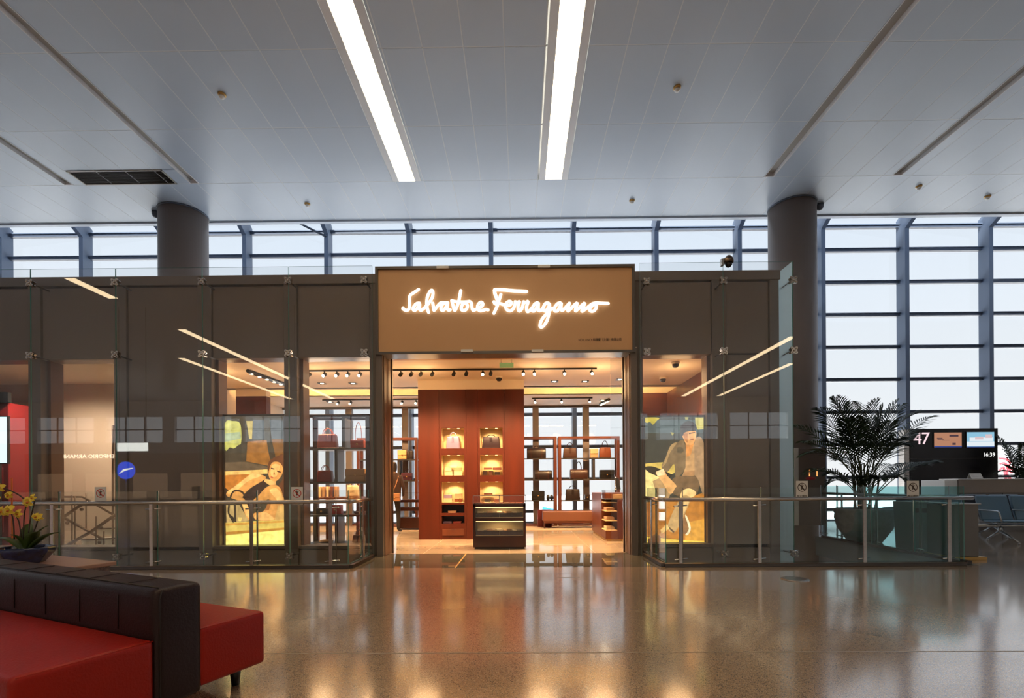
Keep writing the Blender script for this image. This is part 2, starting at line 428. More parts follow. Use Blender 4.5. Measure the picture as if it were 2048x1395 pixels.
# ---- ceiling lamps, unlit channels, vent, detectors
for i, (a, b, k) in enumerate(SLOTS):
    xm = (a + b) / 2
    if k == 'lamp':
        t = thing('ceiling_lamp', ['long glowing strip lamp in the ceiling, the one nearer the air vent', 'long glowing strip lamp in the ceiling, the one nearer the palm-side column'][i], 'ceiling lamp', (xm, 4.0, CEIL), 'strip lamps in the ceiling')
        bx(a + .004, b - .004, -19.5, 10.165, CEIL - .004, CEIL + .03).build('diffuser', 'lamp', t)
        bx(a - .128, a, -19.5, 10.168, CEIL - .008, CEIL + .02).build('flank_panel', 'flank', t, bev=.003)
        bx(b, b + .128, -19.5, 10.168, CEIL - .008, CEIL + .02).build('flank_panel', 'flank', t, bev=.003)
    else:
        names = {2: 'beside the air vent, the one that ends over the round column', 3: 'on the far side of the air vent from the round column', 4: 'ending above the round column beside the palm', 5: 'ending over the windows beside the palm'}
        t = thing('ceiling_channel', 'unlit narrow ceiling channel ' + names[i], 'channel', (xm, 5.5, CEIL))
        m = MB(); m.box(a - .004, a + .008, X_ROWS[0], 10.17, CEIL - .006, CEIL + .15); m.box(b - .008, b + .004, X_ROWS[0], 10.17, CEIL - .006, CEIL + .15); m.box(a, b, 10.155, 10.17, CEIL - .002, CEIL + .15)
        m.build('channel_side', 'flank', t)
        bx(a + .008, b - .008, X_ROWS[0], 10.155, CEIL + .07, CEIL + .15).build('channel_bottom', 'slot', t)
for xm, ya, yb, lb in ((-13.75, -19.5, -3.5, 'long strip lamp in the ceiling well beyond the air vent'), (-13.75, -.2, 1.4, 'short piece of strip lamp in the ceiling well beyond the air vent'), (-16.85, -19.5, -7.9, 'strip lamp in the ceiling farthest beyond the air vent'), (12.0, -19.5, -5.2, 'strip lamp in the ceiling beyond the palm windows'), (14.6, -19.5, -10, 'strip lamp in the ceiling farthest beyond the palm windows')):
    t = thing('ceiling_lamp', lb, 'ceiling lamp', (xm, 0, CEIL), 'strip lamps in the ceiling')
    bx(xm - .17, xm + .17, ya, yb, CEIL - .012, CEIL - .001).build('diffuser', 'lamp', t); bx(xm - .3, xm - .17, ya, yb, CEIL - .016, CEIL - .001).build('flank_panel', 'flank', t); bx(xm + .17, xm + .3, ya, yb, CEIL - .016, CEIL - .001).build('flank_panel', 'flank', t)
x0, x1, y0, y1 = VENT
t = thing('ceiling_vent', 'dark slatted rectangular air vent set in the ceiling', 'vent', ((x0 + x1) / 2, (y0 + y1) / 2, CEIL))
m = MB(); m.box(x0, x1, y0, y0 + .025, CEIL - .012, CEIL + .03); m.box(x0, x1, y1 - .025, y1, CEIL - .012, CEIL + .03); m.box(x0, x0 + .025, y0, y1, CEIL - .012, CEIL + .03); m.box(x1 - .025, x1, y0, y1, CEIL - .012, CEIL + .03)
m.build('frame', 'slot', t)
bx(x0 + .02, x1 - .02, y0 + .02, y1 - .02, CEIL + .06, CEIL + .08).build('backing', 'black', t)
for k in range(11):
    yy = y0 + .04 + k * (y1 - y0 - .08) / 10
    MB().prism([(yy, CEIL - .005), (yy + .006, CEIL - .005), (yy + .03, CEIL + .03), (yy + .024, CEIL + .03)], 'x', x0 + .025, x1 - .025).build('slat', 'grille', t)
det = None
for (x, y), lb in zip([(-4.83, 7.86), (-4.79, 10.94), (2.58, 7.84), (2.57, 10.95), (10.54, 10.95), (8.68, 10.55)],
                      ['small ceiling smoke detector between the glowing strip lamps and the air vent', 'small ceiling smoke detector at the ceiling edge near the vent-side column', 'small ceiling smoke detector between the glowing strip lamps and the palm-side column', 'small ceiling smoke detector at the ceiling edge between the sign and the palm-side column', 'pale ceiling detector at the ceiling edge over the gate counter', 'tiny pale sprinkler cap in the ceiling beyond the palm-side column']):
    if det is None:
        det = thing('smoke_detector', lb, 'detector', (x, y, CEIL), 'detectors in the ceiling')
        MB().lathe([(.045, -.035), (.062, -.02), (.062, .0)], (x, y, CEIL), 16).build('base', 'gold_base', det)
        MB().lathe([(.0, -.075), (.03, -.07), (.045, -.05), (.045, -.035)], (x, y, CEIL), 16).build('head', 'white', det)
    else: dup(det, (x, y, CEIL), lb)
# ---- columns
for x, lb in ((-7.87, 'tall round grey-brown column rising behind the dark facade panels near the air vent'), (6.36, 'tall round grey-brown column between the shop glass screen and the gate windows')):
    c = thing('column', lb, 'column', (x, 11.3, -4.0), 'round columns')
    MB().lathe([(.5, 0), (.5, CEIL + 4.0 + .0)], (x, 11.3, -4.0), 40).build('shaft', 'column', c)
    MB().lathe([(.515, 0), (.515, .03)], (x, 11.3, CEIL - .04), 40).build('collar', 'transom', c)
    s = -1 if x < 0 else 1
    MB().lathe([(0, -.14), (.06, -.12), (.085, -.06), (.085, 0)], (x + s * .58, 11.2, CEIL), 16).build('speaker', 'transom', c)

# ---- curtain wall
YW = 15.5
win = sthing('window_1', (0, YW, 0))
mx = [-.87 + 2.6 * k for k in range(-8, 9)]
tz = [.32 + 1.03 * k for k in range(9)] + [9.3]
prof = [(YW - .30, -.6), (YW - .30, 9.12), (11.75, 9.12 + (YW - .3 - 11.75) * .62), (11.75, 9.55 + (YW - 11.75) * .62), (YW + .06, 9.5), (YW + .06, -.6)]
mm = MB().prism(prof, 'x', -.065, .065).mesh('mullion', 'mullion', 0, 1, (0, YW, 0))
for x in mx: place('mullion', mm, win, (x, YW, 0))
tm = bx(-1.235, 1.235, -.07, .05, -.038, .038).mesh('transom', 'transom')
t2 = bx(-1.235, 1.235, -.10, .04, -.012, .012).mesh('transom_ledge', 'mullion')
for i in range(len(mx) - 1):
    xm = (mx[i] + mx[i + 1]) / 2
    for z in tz:
        o = place('transom', tm, win, (xm, YW, z)); 
        place('ledge', t2, win, (xm, YW, z + .052))
pms = {}
for i in range(len(mx) - 1):
    xm = (mx[i] + mx[i + 1]) / 2
    for j in range(len(tz)):
        z0 = tz[j - 1] + .05 if j else -.6; z1 = tz[j] - .05; h = round(z1 - z0, 3)
        if h not in pms: pms[h] = bx(-1.238, 1.238, -.006, .006, 0, h).mesh('pane', 'winglass')
        place('pane', pms[h], win, (xm, YW + .03, z0))
sp = MB(); a, b = (YW, 9.42), (11.8, 9.42 + (YW - 11.8) * .62)
sp.prism([(a[0], a[1]), (b[0], b[1]), (b[0], b[1] + .012), (a[0], a[1] + .012)], 'x', -1.238, 1.238)
spm = sp.mesh('roof_pane', 'winglass', 0, 1, (0, YW, 0))
st_ = bx(-1.235, 1.235, -.05, .05, -.05, .05).mesh('roof_transom', 'transom')
for i in range(len(mx) - 1):
    xm = (mx[i] + mx[i + 1]) / 2; place('roof_pane', spm, win, (xm, YW, 0))
    for yy in (14.2, 12.9): place('roof_transom', st_, win, (xm, yy, 9.38 + (YW - yy) * .62))
MB().tube([(-7.4, 14.85, 9.62), (-6.08, 15.2, 9.05)], .035, 8).build('brace', 'transom', win)
# bottom sill
bx(-21.7, 20, YW - .28, YW + .05, -.6, .02).build('sill', 'mullion', win)

# ---- outside: apron and aircraft
apron = struct(bx(-200, 200, 16.2, 300, -6.2, -6.0).build('floor_apron', 'concrete'))

# ---- walls of the hall behind and beside the camera
rw = MB(); YR = -20.0
rw.box(-HX, HX, YR - .3, YR, 0, 4.5); rw.box(-HX, HX, YR - .3, YR, 6.45, CEIL)
for k in range(17):
    x = -HX + k * 5.2
    rw.box(x - .45, x + .45, YR - .3, YR, 4.5, 6.45)
wall_rear = struct(rw.build('wall_rear', 'hallwall'))
wr = sthing('window_2', (0, YR, 0))
for k in range(16):
    xa, xb = -HX + k * 5.2 + .45, -HX + k * 5.2 + 4.75
    m = MB(); m.box(xa, xb, YR - .18, YR - .1, 5.45, 5.52)
    for q in (1, 2): m.box(xa + q * (xb - xa) / 3 - .035, xa + q * (xb - xa) / 3 + .035, YR - .18, YR - .1, 4.5, 6.45)
    m.build('window_frame', 'transom', wr)
    bx(xa, xb, YR - .15, YR - .138, 4.5, 6.45).build('pane', 'winglass', wr)
struct(bx(-HX - .2, -HX, YR - .3, 15.6, -4, 12).build('wall_left', 'hallwall'))
struct(bx(HX, HX + .2, YR - .3, 15.6, -4, 12).build('wall_right', 'hallwall'))

# ---- shop shell (walls, ceiling, roof)
SC = 3.50      # shop ceiling height
ws = MB(); ws.box(-7.12, -7.0, Y_FAC + .05, 14.3, -.35, 4.7); struct(ws.build('wall_shop_left', 'cream'))
ws = MB(); ws.box(4.40, 4.50, Y_FAC + .05, 14.3, -4, 4.85); struct(ws.build('wall_shop_side', 'facade'))
ws = MB(); ws.box(3.75, 3.83, Y_FAC + .1, 12.35, 0, SC); struct(ws.build('wall_shop_right', 'wood_mid'))
ws = MB(); ws.box(2.95, 3.75, 12.3, 12.4, 0, SC); struct(ws.build('wall_shop_back', 'wood'))
ws = MB()
YC0, YC1 = 11.45, 12.35     # cove
ws.box(-7, 4.4, Y_FAC + .05, YC0, SC, SC + .12); ws.box(-7, 4.4, YC1, 14.3, SC, SC + .12); ws.box(-7, 4.4, YC0, YC1, SC + .42, SC + .5)
ws.box(-7, 4.4, YC1 - .001, YC1 + .1, SC - .0, SC + .45); ws.box(-7, 4.4, YC0 - .1, YC0, SC, SC + .45)
ws.box(-7, 4.4, YC0 - .1, YC0 + .12, SC - .0, SC + .03)
shopceil = struct(ws.build('ceiling_shop', 'shopceil'))
struct(bx(-7.1, 4.5, Y_FAC + .05, 14.4, 4.6, 4.75).build('ceiling_shop_roof', 'roofwhite'))
struct(bx(-7.1, 4.5, 14.3, 14.4, SC, 4.6).build('wall_shop_rear', 'shopceil'))
cl = thing('cove_light', 'warm glowing cove strip hidden in the shop ceiling recess', 'cove light', (-1.4, YC0 + .05, SC))
for a, b in ((-6.8, -3.5), (-3.1, -2.4), (.2, 1.75), (2.05, 3.6)):
    bx(a, b, YC0 + .02, YC0 + .09, SC + .035, SC + .07).build('strip', 'cove', cl)
# rear window posts of the shop
rp = sthing('window_3', (0, 14.25, 0))
for px in (1072, 1172, 700, 812, 560):
    x = pX(px, 14.25); bx(x - .09, x + .09, 14.16, 14.3, 0, SC).build('post', 'column', rp)
bx(-7, 4.4, 14.2, 14.28, SC - .06, SC).build('head_rail', 'steel_dark', rp)
bx(-7, 4.4, 14.2, 14.28, 0, .06).build('sill', 'wood_mid', rp)

# unseen glowing strips added below the slab to brighten the void
for xm, lb in ((-6, 'added glowing strip, unseen under the floor slab, stair side'), (4.0, 'added glowing strip, unseen under the floor slab, palm side')):
    t = thing('void_fill_strip', lb, 'ceiling lamp', (xm, 6.4, -.43))
    bx(xm - 3, xm + 3, 6.3, 6.5, -.45, -.43).build('diffuser', 'lamp', t); bx(xm - 3.05, xm + 3.05, 6.27, 6.53, -.43, -.42).build('housing', 'white', t)
# ================================================================== FACADE
FX0, FX1 = -12.5, 4.48
Z_HEAD, Z_TOP = 3.43, 4.86
fac = sthing('wall_front', (0, Y_FAC, 0))
def fbox(n, x0, x1, z0, z1, y0=0., y1=.12, m='facade', bev=.004):
    return bx(x0, x1, Y_FAC + y0, Y_FAC + y1, z0, z1).build(n, m, fac, bev=bev)
# frame posts (x0,x1) and recessed panels
def fx(px): return pX(px, Y_FAC)
posts = [(-9.98, -9.72), (fx(61), fx(86)), (fx(232), fx(257)), (fx(399), fx(426)), (fx(571), fx(597)), (fx(743), -2.42), (1.98, fx(1284)), (fx(1425), fx(1452)), (fx(1540), FX1)]
for a, b in posts: fbox('frame_post', a, b, -4, Z_TOP - .001, -.03, .14, 'facade_frame')
fbox('top_rail', FX0, -2.43, Z_TOP - .16, Z_TOP, -.045, .14, 'facade_frame'); fbox('top_rail', 1.99, FX1 + .02, Z_TOP - .16, Z_TOP, -.045, .14, 'facade_frame')
# fascia panels above the openings
bays = [(FX0, posts[0][0]), (posts[0][1], posts[1][0]), (posts[1][1], posts[2][0]), (posts[2][1], posts[3][0]), (posts[3][1], posts[4][0]), (posts[4][1], posts[5][0]), (posts[6][1], posts[7][0]), (posts[7][1], posts[8][0])]
solid = {3, 7, 0}
for i, (a, b) in enumerate(bays):
    if i in solid:
        fbox('panel', a + .012, b - .012, .14, Z_TOP - .18 if i != 7 else Z_HEAD - .012, .0, .1)
        if i == 7: fbox('panel', a + .012, b - .012, Z_HEAD + .012, Z_TOP - .18, .0, .1)
    else:
        fbox('panel', a + .012, b - .012, Z_HEAD, Z_TOP - .18, .0, .1)
        # reveal frame of the opening
        for n, q in (('reveal', (a, a + .05)), ('reveal', (b - .05, b))): fbox(n, q[0], q[1], .14, Z_HEAD, .1, .34, 'reveal', 0)
        fbox('reveal', a, b, Z_HEAD, Z_HEAD + .05, .1, .3, 'reveal', 0)
        fbox('sill', a, b, .09, .15, .0, .34, 'facade_frame')
    fbox('plinth_panel', a + .012, b - .012, -4, .08, .0, .1)
    fbox('backing', a - .05, b + .05, -4, .09, .1, .13, 'black', 0)
    fbox('backing', a - .05, b + .05, Z_HEAD + .06 if i not in solid else 0, Z_TOP - .1, .1, .14, 'black', 0)

# ---- door portal
dp = sthing('door_1', (0, Y_FAC, 0))
xl, xr = -2.42, 1.98
Zl = pz(712, 8.6)
for a, b in ((xl, -2.31), (1.87, xr)):
    bx(a, b, 8.13, 8.62, -.35, Zl).build('jamb', 'facade_frame', dp, bev=.005)
bx(-2.31, -2.296, 8.2, 8.61, 0, Zl - .02).build('jamb_lining', 'reveal', dp); bx(1.856, 1.87, 8.2, 8.61, 0, Zl - .02).build('jamb_lining', 'reveal', dp)
bx(xl, xr, 8.15, 8.66, Zl - .02, Zl + .02).build('soffit', 'shopceil', dp)
bx(-2.31, 1.87, 8.50, 8.53, Zl - .055, Zl - .02).build('door_track', 'steel', dp); bx(-2.31, 1.87, 8.57, 8.6, Zl - .05, Zl - .02).build('door_track', 'steel_dark', dp)
for a in (-2.27, 1.81): bx(a, a + .03, 8.5, 8.54, 0, Zl - .05).build('door_edge', 'bronze', dp)
bx(1.60, 1.80, 8.515, 8.525, .01, Zl - .06).build('glass_leaf', 'screen', dp); bx(-2.25, -2.22, 8.515, 8.525, .01, Zl - .06).build('glass_leaf', 'screen', dp)

# ---- sign
YS = 8.1
sx0, sx1 = -2.41, 1.94; sz0, sz1 = 3.39, 4.865
sg = thing('shop_sign', 'wide tan sign box with glowing white script letters over the shop entrance', 'sign', ((sx0 + sx1) / 2, YS, sz0))
bx(sx0 + .03, sx1 - .03, YS + .02, Y_FAC + .2, sz0 + .03, sz1 - .02).build('panel', 'sign', sg)
m = MB(); w = .045
m.box(sx0, sx1, YS - .015, Y_FAC + .2, sz1 - w, sz1); m.box(sx0, sx1, YS - .015, YS + .3, sz0, sz0 + w); m.box(sx0, sx0 + w, YS - .015, Y_FAC + .2, sz0 + w, sz1 - w); m.box(sx1 - w, sx1, YS - .015, Y_FAC + .2, sz0 + w, sz1 - w)
m.build('frame', 'sign_frame', sg)
for px, py in ((885, 534), (1088, 532), (934, 701), (1075, 701)):
    x, z = pY(px, py, YS - .03); bx(x - .1, x + .1, YS - .045, YS - .015, z - .022, z + .022).build('clip_lamp', 'white', sg, bev=.004)
A = lambda P: [(790 + x / 9.309, 560 + y / 9.309) for x, y in P]
B = lambda P: [(970 + x / 7.877, 560 + y / 7.877) for x, y in P]
GL = [
 [A([(440,172),(365,222),(288,275),(270,325),(272,400),(272,480),(252,545),(205,560),(150,535),(150,515)])],
 [A([(455,425),(400,435),(345,500),(340,550),(375,558),(420,515),(458,440),(455,500),(462,550),(495,556),(530,530),(570,495)])],
 [A([(570,495),(620,440),(690,330),(708,240),(690,187),(650,212),(603,310),(590,420),(598,510),(625,600)])],
 [A([(703,425),(715,500),(725,562),(770,508),(835,432),(880,415)])],
 [A([(880,415),(985,420)]), A([(960,428),(900,435),(860,500),(860,550),(900,560),(945,510),(978,430),(972,500),(985,552),(1030,552)])],
 [A([(1225,192),(1205,300),(1180,420),(1140,520),(1110,562),(1082,480),(1055,378)]), A([(1055,378),(1110,395),(1200,405),(1290,405)])],
 [A([(1290,425),(1243,475),(1238,545),(1280,563),(1328,540),(1350,470),(1305,425),(1290,425)]), A([(1290,405),(1390,395)])],
 [A([(1390,395),(1425,430),(1432,505),(1452,560),(1495,548)])],
 [A([(1495,548),(1560,520),(1630,470),(1625,420),(1590,410),(1545,460),(1540,530),(1580,568),(1640,560),(1690,545),(1735,553)])],
 [B([(150,148),(300,155),(480,168),(658,178)]), B([(150,148),(157,210),(185,285),(205,350)]), B([(250,222),(222,310),(195,400),(168,460),(140,522)]), B([(140,338),(160,372),(200,372),(240,368),(300,388)])],
 [B([(300,388),(350,402),(405,382),(412,345),(378,332),(335,365),(325,425),(355,472),(410,478),(455,432),(478,345)])],
 [B([(475,337),(505,350),(545,338),(522,400),(525,470),(550,482),(585,440),(608,345)])],
 [B([(608,338),(635,350),(680,335),(655,420),(660,480),(675,495),(715,470),(745,430)])],
 [B([(825,352),(780,380),(740,450),(745,482),(785,478),(828,405),(842,355),(838,430),(845,475),(880,475),(915,435)])],
 [B([(1000,360),(955,365),(918,430),(920,475),(962,478),(1003,420),(1016,370),(1015,440),(1003,545),(972,645),(915,725),(873,735),(868,695),(902,610),(980,520),(1060,440)])],
 [B([(1185,355),(1140,372),(1092,440),(1100,482),(1145,478),(1188,400),(1202,358),(1198,430),(1212,478),(1255,445),(1330,360)])],
 [B([(1330,360),(1312,430),(1305,485),(1350,450),(1448,357),(1438,420),(1425,485),(1470,450),(1570,357),(1550,420),(1525,488),(1565,468),(1640,410)])],
 [B([(1640,410),(1690,372),(1745,358),(1820,360),(1942,366)]), B([(1720,378),(1662,430),(1652,475),(1695,490),(1742,455),(1752,395),(1720,378)])],
]
for strokes in GL:
    m = MB()
    for si, s in enumerate(strokes):
        pts = catmull([(*pY(px, py, YS - .02), 0) for px, py in s], 5)
        b0 = len(m.v)
        m.tube([(p[0], 0, p[1]) for p in pts], .029 if len(s) < 5 and s[0][1] < 585 else .0255, 8, flat=(0, 1, 0))
        m.lathe([(.0, -.02), (.0255, 0), (.0, .02)], (pts[0][0], 0, pts[0][1]), 8, axis='y'); m.lathe([(.0, -.02), (.0255, 0), (.0, .02)], (pts[-1][0], 0, pts[-1][1]), 8, axis='y')
        for i in range(b0, len(m.v)): x, y, z = m.v[i]; m.v[i] = (x, YS - .02 + y * .55, z)
    m.build('letter', 'letter', sg)
x, z = pY(1157, 681, YS)
o = link('small_lettering', text_mesh('NEW ONLY 科瑞豪（上海）有限公司', .058, .001), sg); o.location = (x - sg['_o'][0], YS + .016 - sg['_o'][1], z - sg['_o'][2]); 
_w = max(v.co.x for v in o.data.vertices); o['kind'] = 'stuff'; o.scale.x = (pX(1243, YS) - pX(1157, YS)) / _w

# ---- glass screen standing before the facade
clamp_m = None
def clamp_mesh():
    m = MB(); P = []
    for k in range(32):
        a = 2 * math.pi * k / 32; r = .058 * (1 + .32 * math.cos(4 * (a - math.pi / 4)))
        P.append((r * math.cos(a), r * math.sin(a)))
    m.prism(P, 'y', -.035, -.012); m.lathe([(.0, .05), (.018, .05), (.022, .035)], (0, 0, 0), 12, axis='y')
    m.prism([(x * .8, z * .8) for x, z in P], 'y', .012, .05)
    for k in range(4):
        a = math.pi / 4 + k * math.pi / 2
        m.lathe([(0, .045), (.012, .045), (.014, .035)], (.045 * math.cos(a), 0, .045 * math.sin(a)), 8, axis='y')
    return m.mesh('clamp', 'steel', 0)
clamp_m = clamp_mesh()
rod_m = MB().tube([(0, .05, 0), (0, .32, 0)], .014, 8).mesh('rod', 'steel_dark')
def pane(parent, x0, x1, z0, z1, y=Y_GLASS):
    o = bx(x0, x1, y - .006, y + .006, z0, z1).build('pane', ['screen', 'edge'], parent)
    for p in o.data.polygons:
        if abs(p.normal.y) < .5: p.material_index = 1
    return o
ZG0, ZG1 = -.25, 4.86
JL = [-12.55, -11.1, -9.65, -8.2, -6.76, -5.30, -3.85, -2.44]; JR = [2.0, 3.39, 4.54]
for nm, J, lb in (('glass_screen', JL, 'tall glass screen with clover-shaped steel clamps, stair side of the sign'), ('glass_screen', JR, 'tall glass screen with clover-shaped clamps and corner return, palm side of the sign')):
    t = thing(nm, lb, 'glass screen', (J[0], Y_GLASS, 0))
    for i in range(len(J) - 1): pane(t, J[i] + .005, J[i + 1] - .005, ZG0, ZG1)
    for x in J:
        if x in (-2.44,): x = -2.58
        if x == 2.0: x = 2.12
        for z in (4.62 if x < 0 else 4.55, 3.41 if x < 0 else 3.385, .03):
            place('clamp', clamp_m, t, (x, Y_GLASS, z)); place('rod', rod_m, t, (x, Y_GLASS, z))
    if J is JR:
        o = bx(4.528, 4.54, Y_GLASS + .008, 8.47, ZG0, ZG1).build('side_pane', ['frosted', 'edge'], t)
        for p in o.data.polygons:
            if abs(p.normal.x) < .5: p.material_index = 1

# ---- security camera on top of the glass
x, z = pY(1455, 530, Y_GLASS)
t = thing('security_camera', 'small bronze dome security camera perched on the glass screen edge', 'camera', (x, Y_GLASS, ZG1))
m = MB(); m.box(x - .11, x - .07, Y_GLASS - .03, Y_GLASS + .03, ZG1 - .06, ZG1 + .05); m.tube([(x - .09, Y_GLASS, ZG1 + .04), (x, Y_GLASS, ZG1 + .08)], .016)
m.build('bracket', 'steel', t)
MB().lathe([(.0, .06), (.03, .05), (.07, .0), (.08, -.05), (.075, -.07)], (x + .02, Y_GLASS, ZG1 + .06), 18).build('housing', 'bronze', t)
MB().lathe([(.06, 0), (.055, -.04), (.035, -.07), (0, -.085)], (x + .02, Y_GLASS, ZG1 - .005), 18).build('dome', 'blackgloss', t)

# ================================================================== GUARD RAILS
ZR = .965
def rail(name, label, path, posts, ext=0, teal=99):
    """path: floor points of the glass line; posts: distances along the path"""
    t = thing(name, label, 'railing', (path[0][0], path[0][1], 0))
    P = [Vector((x, y, 0)) for x, y in path]
    # handrail
    hp = [p + Vector((0, 0, ZR)) for p in P]
    if ext: hp[-1] = hp[-1] + (P[-1] - P[-2]).normalized() * ext
    for a, b in zip(hp[:-1], hp[1:]): MB().tube([a, b], .028, 14).build('handrail', 'steel', t)
    # base strip + glass per segment
    lens = [(P[i + 1] - P[i]).length for i in range(len(P) - 1)]
    s0 = 0
    allp = sorted(posts)
    for i, L in enumerate(lens):
        d = (P[i + 1] - P[i]).normalized(); n = Vector((-d.y, d.x, 0))
        def slab(u0, u1, w0, w1, z0, z1):
            c = [P[i] + d * u + n * w for u, w in ((u0, w0), (u1, w0), (u1, w1), (u0, w1))]
            return MB().prism([(v.x, v.y) for v in c], 'z', z0, z1)
        slab(0, L, -.045, .03, .0, .045).build('base_strip', 'steel_dark', t, bev=.005); slab(0, L, -.05, .0, .045, .052).build('base_cap', 'bronze', t)
        loc = [p - s0 for p in allp if s0 - .01 <= p <= s0 + L + .01]
        cuts = [.04] + [q + .05 for q in loc if .3 < q < L - .3] + [L - .04]
        for a, b in zip(cuts[:-1], cuts[1:]):
            o = slab(a + .004, b - .004, .028, .04, .055, 1.13).build('glass_panel', ['railbacklit' if s0 + a > teal else 'railglass', 'edge'], t)
            for pg in o.data.polygons:
                if abs(pg.normal.dot(n)) < .5: pg.material_index = 1
        for q in loc:
            q = min(max(q, .03), L - .03)
            slab(q - .024, q + .024, -.03, -.012, .045, ZR - .02).build('post', 'steel', t, bev=.003)
            MB().tube([P[i] + d * (q + .055) + n * .05 + Vector((0, 0, .05)), P[i] + d * (q + .055) + n * .05 + Vector((0, 0, 1.14))], .007, 8).build('spindle', 'steel', t)
            for z in (.1, .87):
                MB().tube([P[i] + d * (q - .09) - n * .012 + Vector((0, 0, z)), P[i] + d * (q + .11) + n * .03 + Vector((0, 0, z + .012))], .010, 8).build('bracket', 'chrome', t)
        s0 += L
    return t
lp = [-12.4, -11.0, -9.6, -8.25, pX(105, 6.97), pX(303, 6.97), pX(503, 6.97), pX(661, 6.97)]
rail('guard_rail', 'steel and glass guard rail before the stair and woman poster windows', [(-12.5, Y_RAIL), (-2.47, Y_RAIL), (-2.47, 8.02)], [x + 12.5 for x in lp] + [10.03 + .55])
rx = [pX(1360, 6.97), pX(1518, 6.97), pX(1728, 6.97), pX(1897, 6.97)]
rail('guard_rail', 'steel and glass guard rail before the man poster, ending at the grey cabinet', [(2.07, 8.02), (2.07, Y_RAIL), (6.36, Y_RAIL)], [.45] + [1.04 + x - 2.07 for x in rx], ext=.12, teal=3.0)
rail('guard_rail', 'backlit-looking teal glass guard rail running back along the void between palm pot and shop', [(6.50, 7.06), (6.58, 10.6)], [.9, 1.9, 2.9, 3.45], teal=-1)

# ---- warning cards on the rails
def card(px, py, yy, col, label, w=.17, h=.26, x=None, z=None, txt='禁止攀爬'):
    if x is None: x, z = pY(px, py, yy)
    t = thing('warning_card', label, 'warning card', (x, yy, z - h / 2), 'no-climbing cards on the guard rails')
    bx(x - w / 2, x + w / 2, yy, yy + .004, z - h / 2, z + h / 2).build('card', 'white', t)
    zc = z + h * .14; r = w * .38; ring = []
    m = MB()
    N_ = 28
    for k in range(N_):
        a0, a1 = 2 * math.pi * k / N_, 2 * math.pi * (k + 1) / N_
        q = [(x + rr * math.cos(a), yy - .001, zc + rr * math.sin(a)) for rr, a in ((r, a0), (r, a1), (r * .84, a1), (r * .84, a0))]
        m.add(q, [(0, 1, 2, 3)])
    m.build('ring', col, t)
    m = MB(); c = .707 * r * .9; e = .012
    m.add([(x - c - e * .5, yy - .0015, zc + c), (x - c + e * .5, yy - .0015, zc + c + e * .5), (x + c + e * .5, yy - .0015, zc - c), (x + c - e * .5, yy - .0015, zc - c - e * .5)], [(0, 1, 2, 3)])
    m.build('slash', col, t)
    m = MB(); s = r * .1
    m.add([(x + q[0] * s, yy - .0008, zc + q[1] * s) for q in ((-2, -6), (-.5, -6), (0, -3), (2, -6), (3.4, -5), (1.2, -1), (2, 2), (4, 4), (3, 5), (0, 3), (1, 6), (-.6, 6.6), (-1.4, 4), (-1.8, 0))], [tuple(range(14))])
    m.build('figure', 'ink', t)
    me = text_mesh(txt, .036, .0003, col, 'CENTER'); o = link('lettering', me, t); o.location = (0, -.0015, h * .1)
    return t
M['red_ink'] = mat('red_ink', (.55, .03, .02), .6)
card(201, 991, Y_RAIL + .022, 'red_ink', 'white card with red no-climbing ring on the rail before the stairs')
card(594, 991, Y_RAIL + .022, 'red_ink', 'white card with red no-climbing ring, between woman poster and bag shelf')
card(1604, 979, Y_RAIL + .022, 'ink', 'white card with black no-climbing ring on the rail just past the glass screen corner')
card(1826, 979, Y_RAIL + .022, 'ink', 'white card with black no-climbing ring on the rail below the gate number board')
# ================================================================== SHOP INTERIOR
def spot(loc, power, target=None, ang=100, col=(1, .62, .30), blend=.8, rad=.04):
    l = bpy.data.lights.new('spot_lamp', 'SPOT'); l.energy = power; l.color = col; l.spot_size = R(ang); l.spot_blend = blend; l.shadow_soft_size = rad
    o = bpy.data.objects.new('spot_lamp', l); COL.objects.link(o); o.location = loc
    d = Vector(target) - Vector(loc) if target else Vector((0, 0, -1))
    o.rotation_euler = d.to_track_quat('-Z', 'Y').to_euler(); return o

# ---- central wood wall with niches
YB = 10.65
wx0, wx1 = -2.24, .10; WT = 3.30; WD = .55
def wxp(px): return pX(px, YB)
def wzp(py, px=945): return pY(px, py, YB)[1]
cols = [(wxp(883), wxp(928.5)), (wxp(960), wxp(1005.5))]
rows = [(wzp(896), wzp(855)), (wzp(950), wzp(909)), (wzp(1004), wzp(963))]
low = [(wzp(1025), wzp(1008)), (wzp(1046.5), wzp(1031))]
ww = thing('niche_wall', 'freestanding red wood wall with lit gold display niches inside the shop', 'display wall', ((wx0 + wx1) / 2, YB, 0))
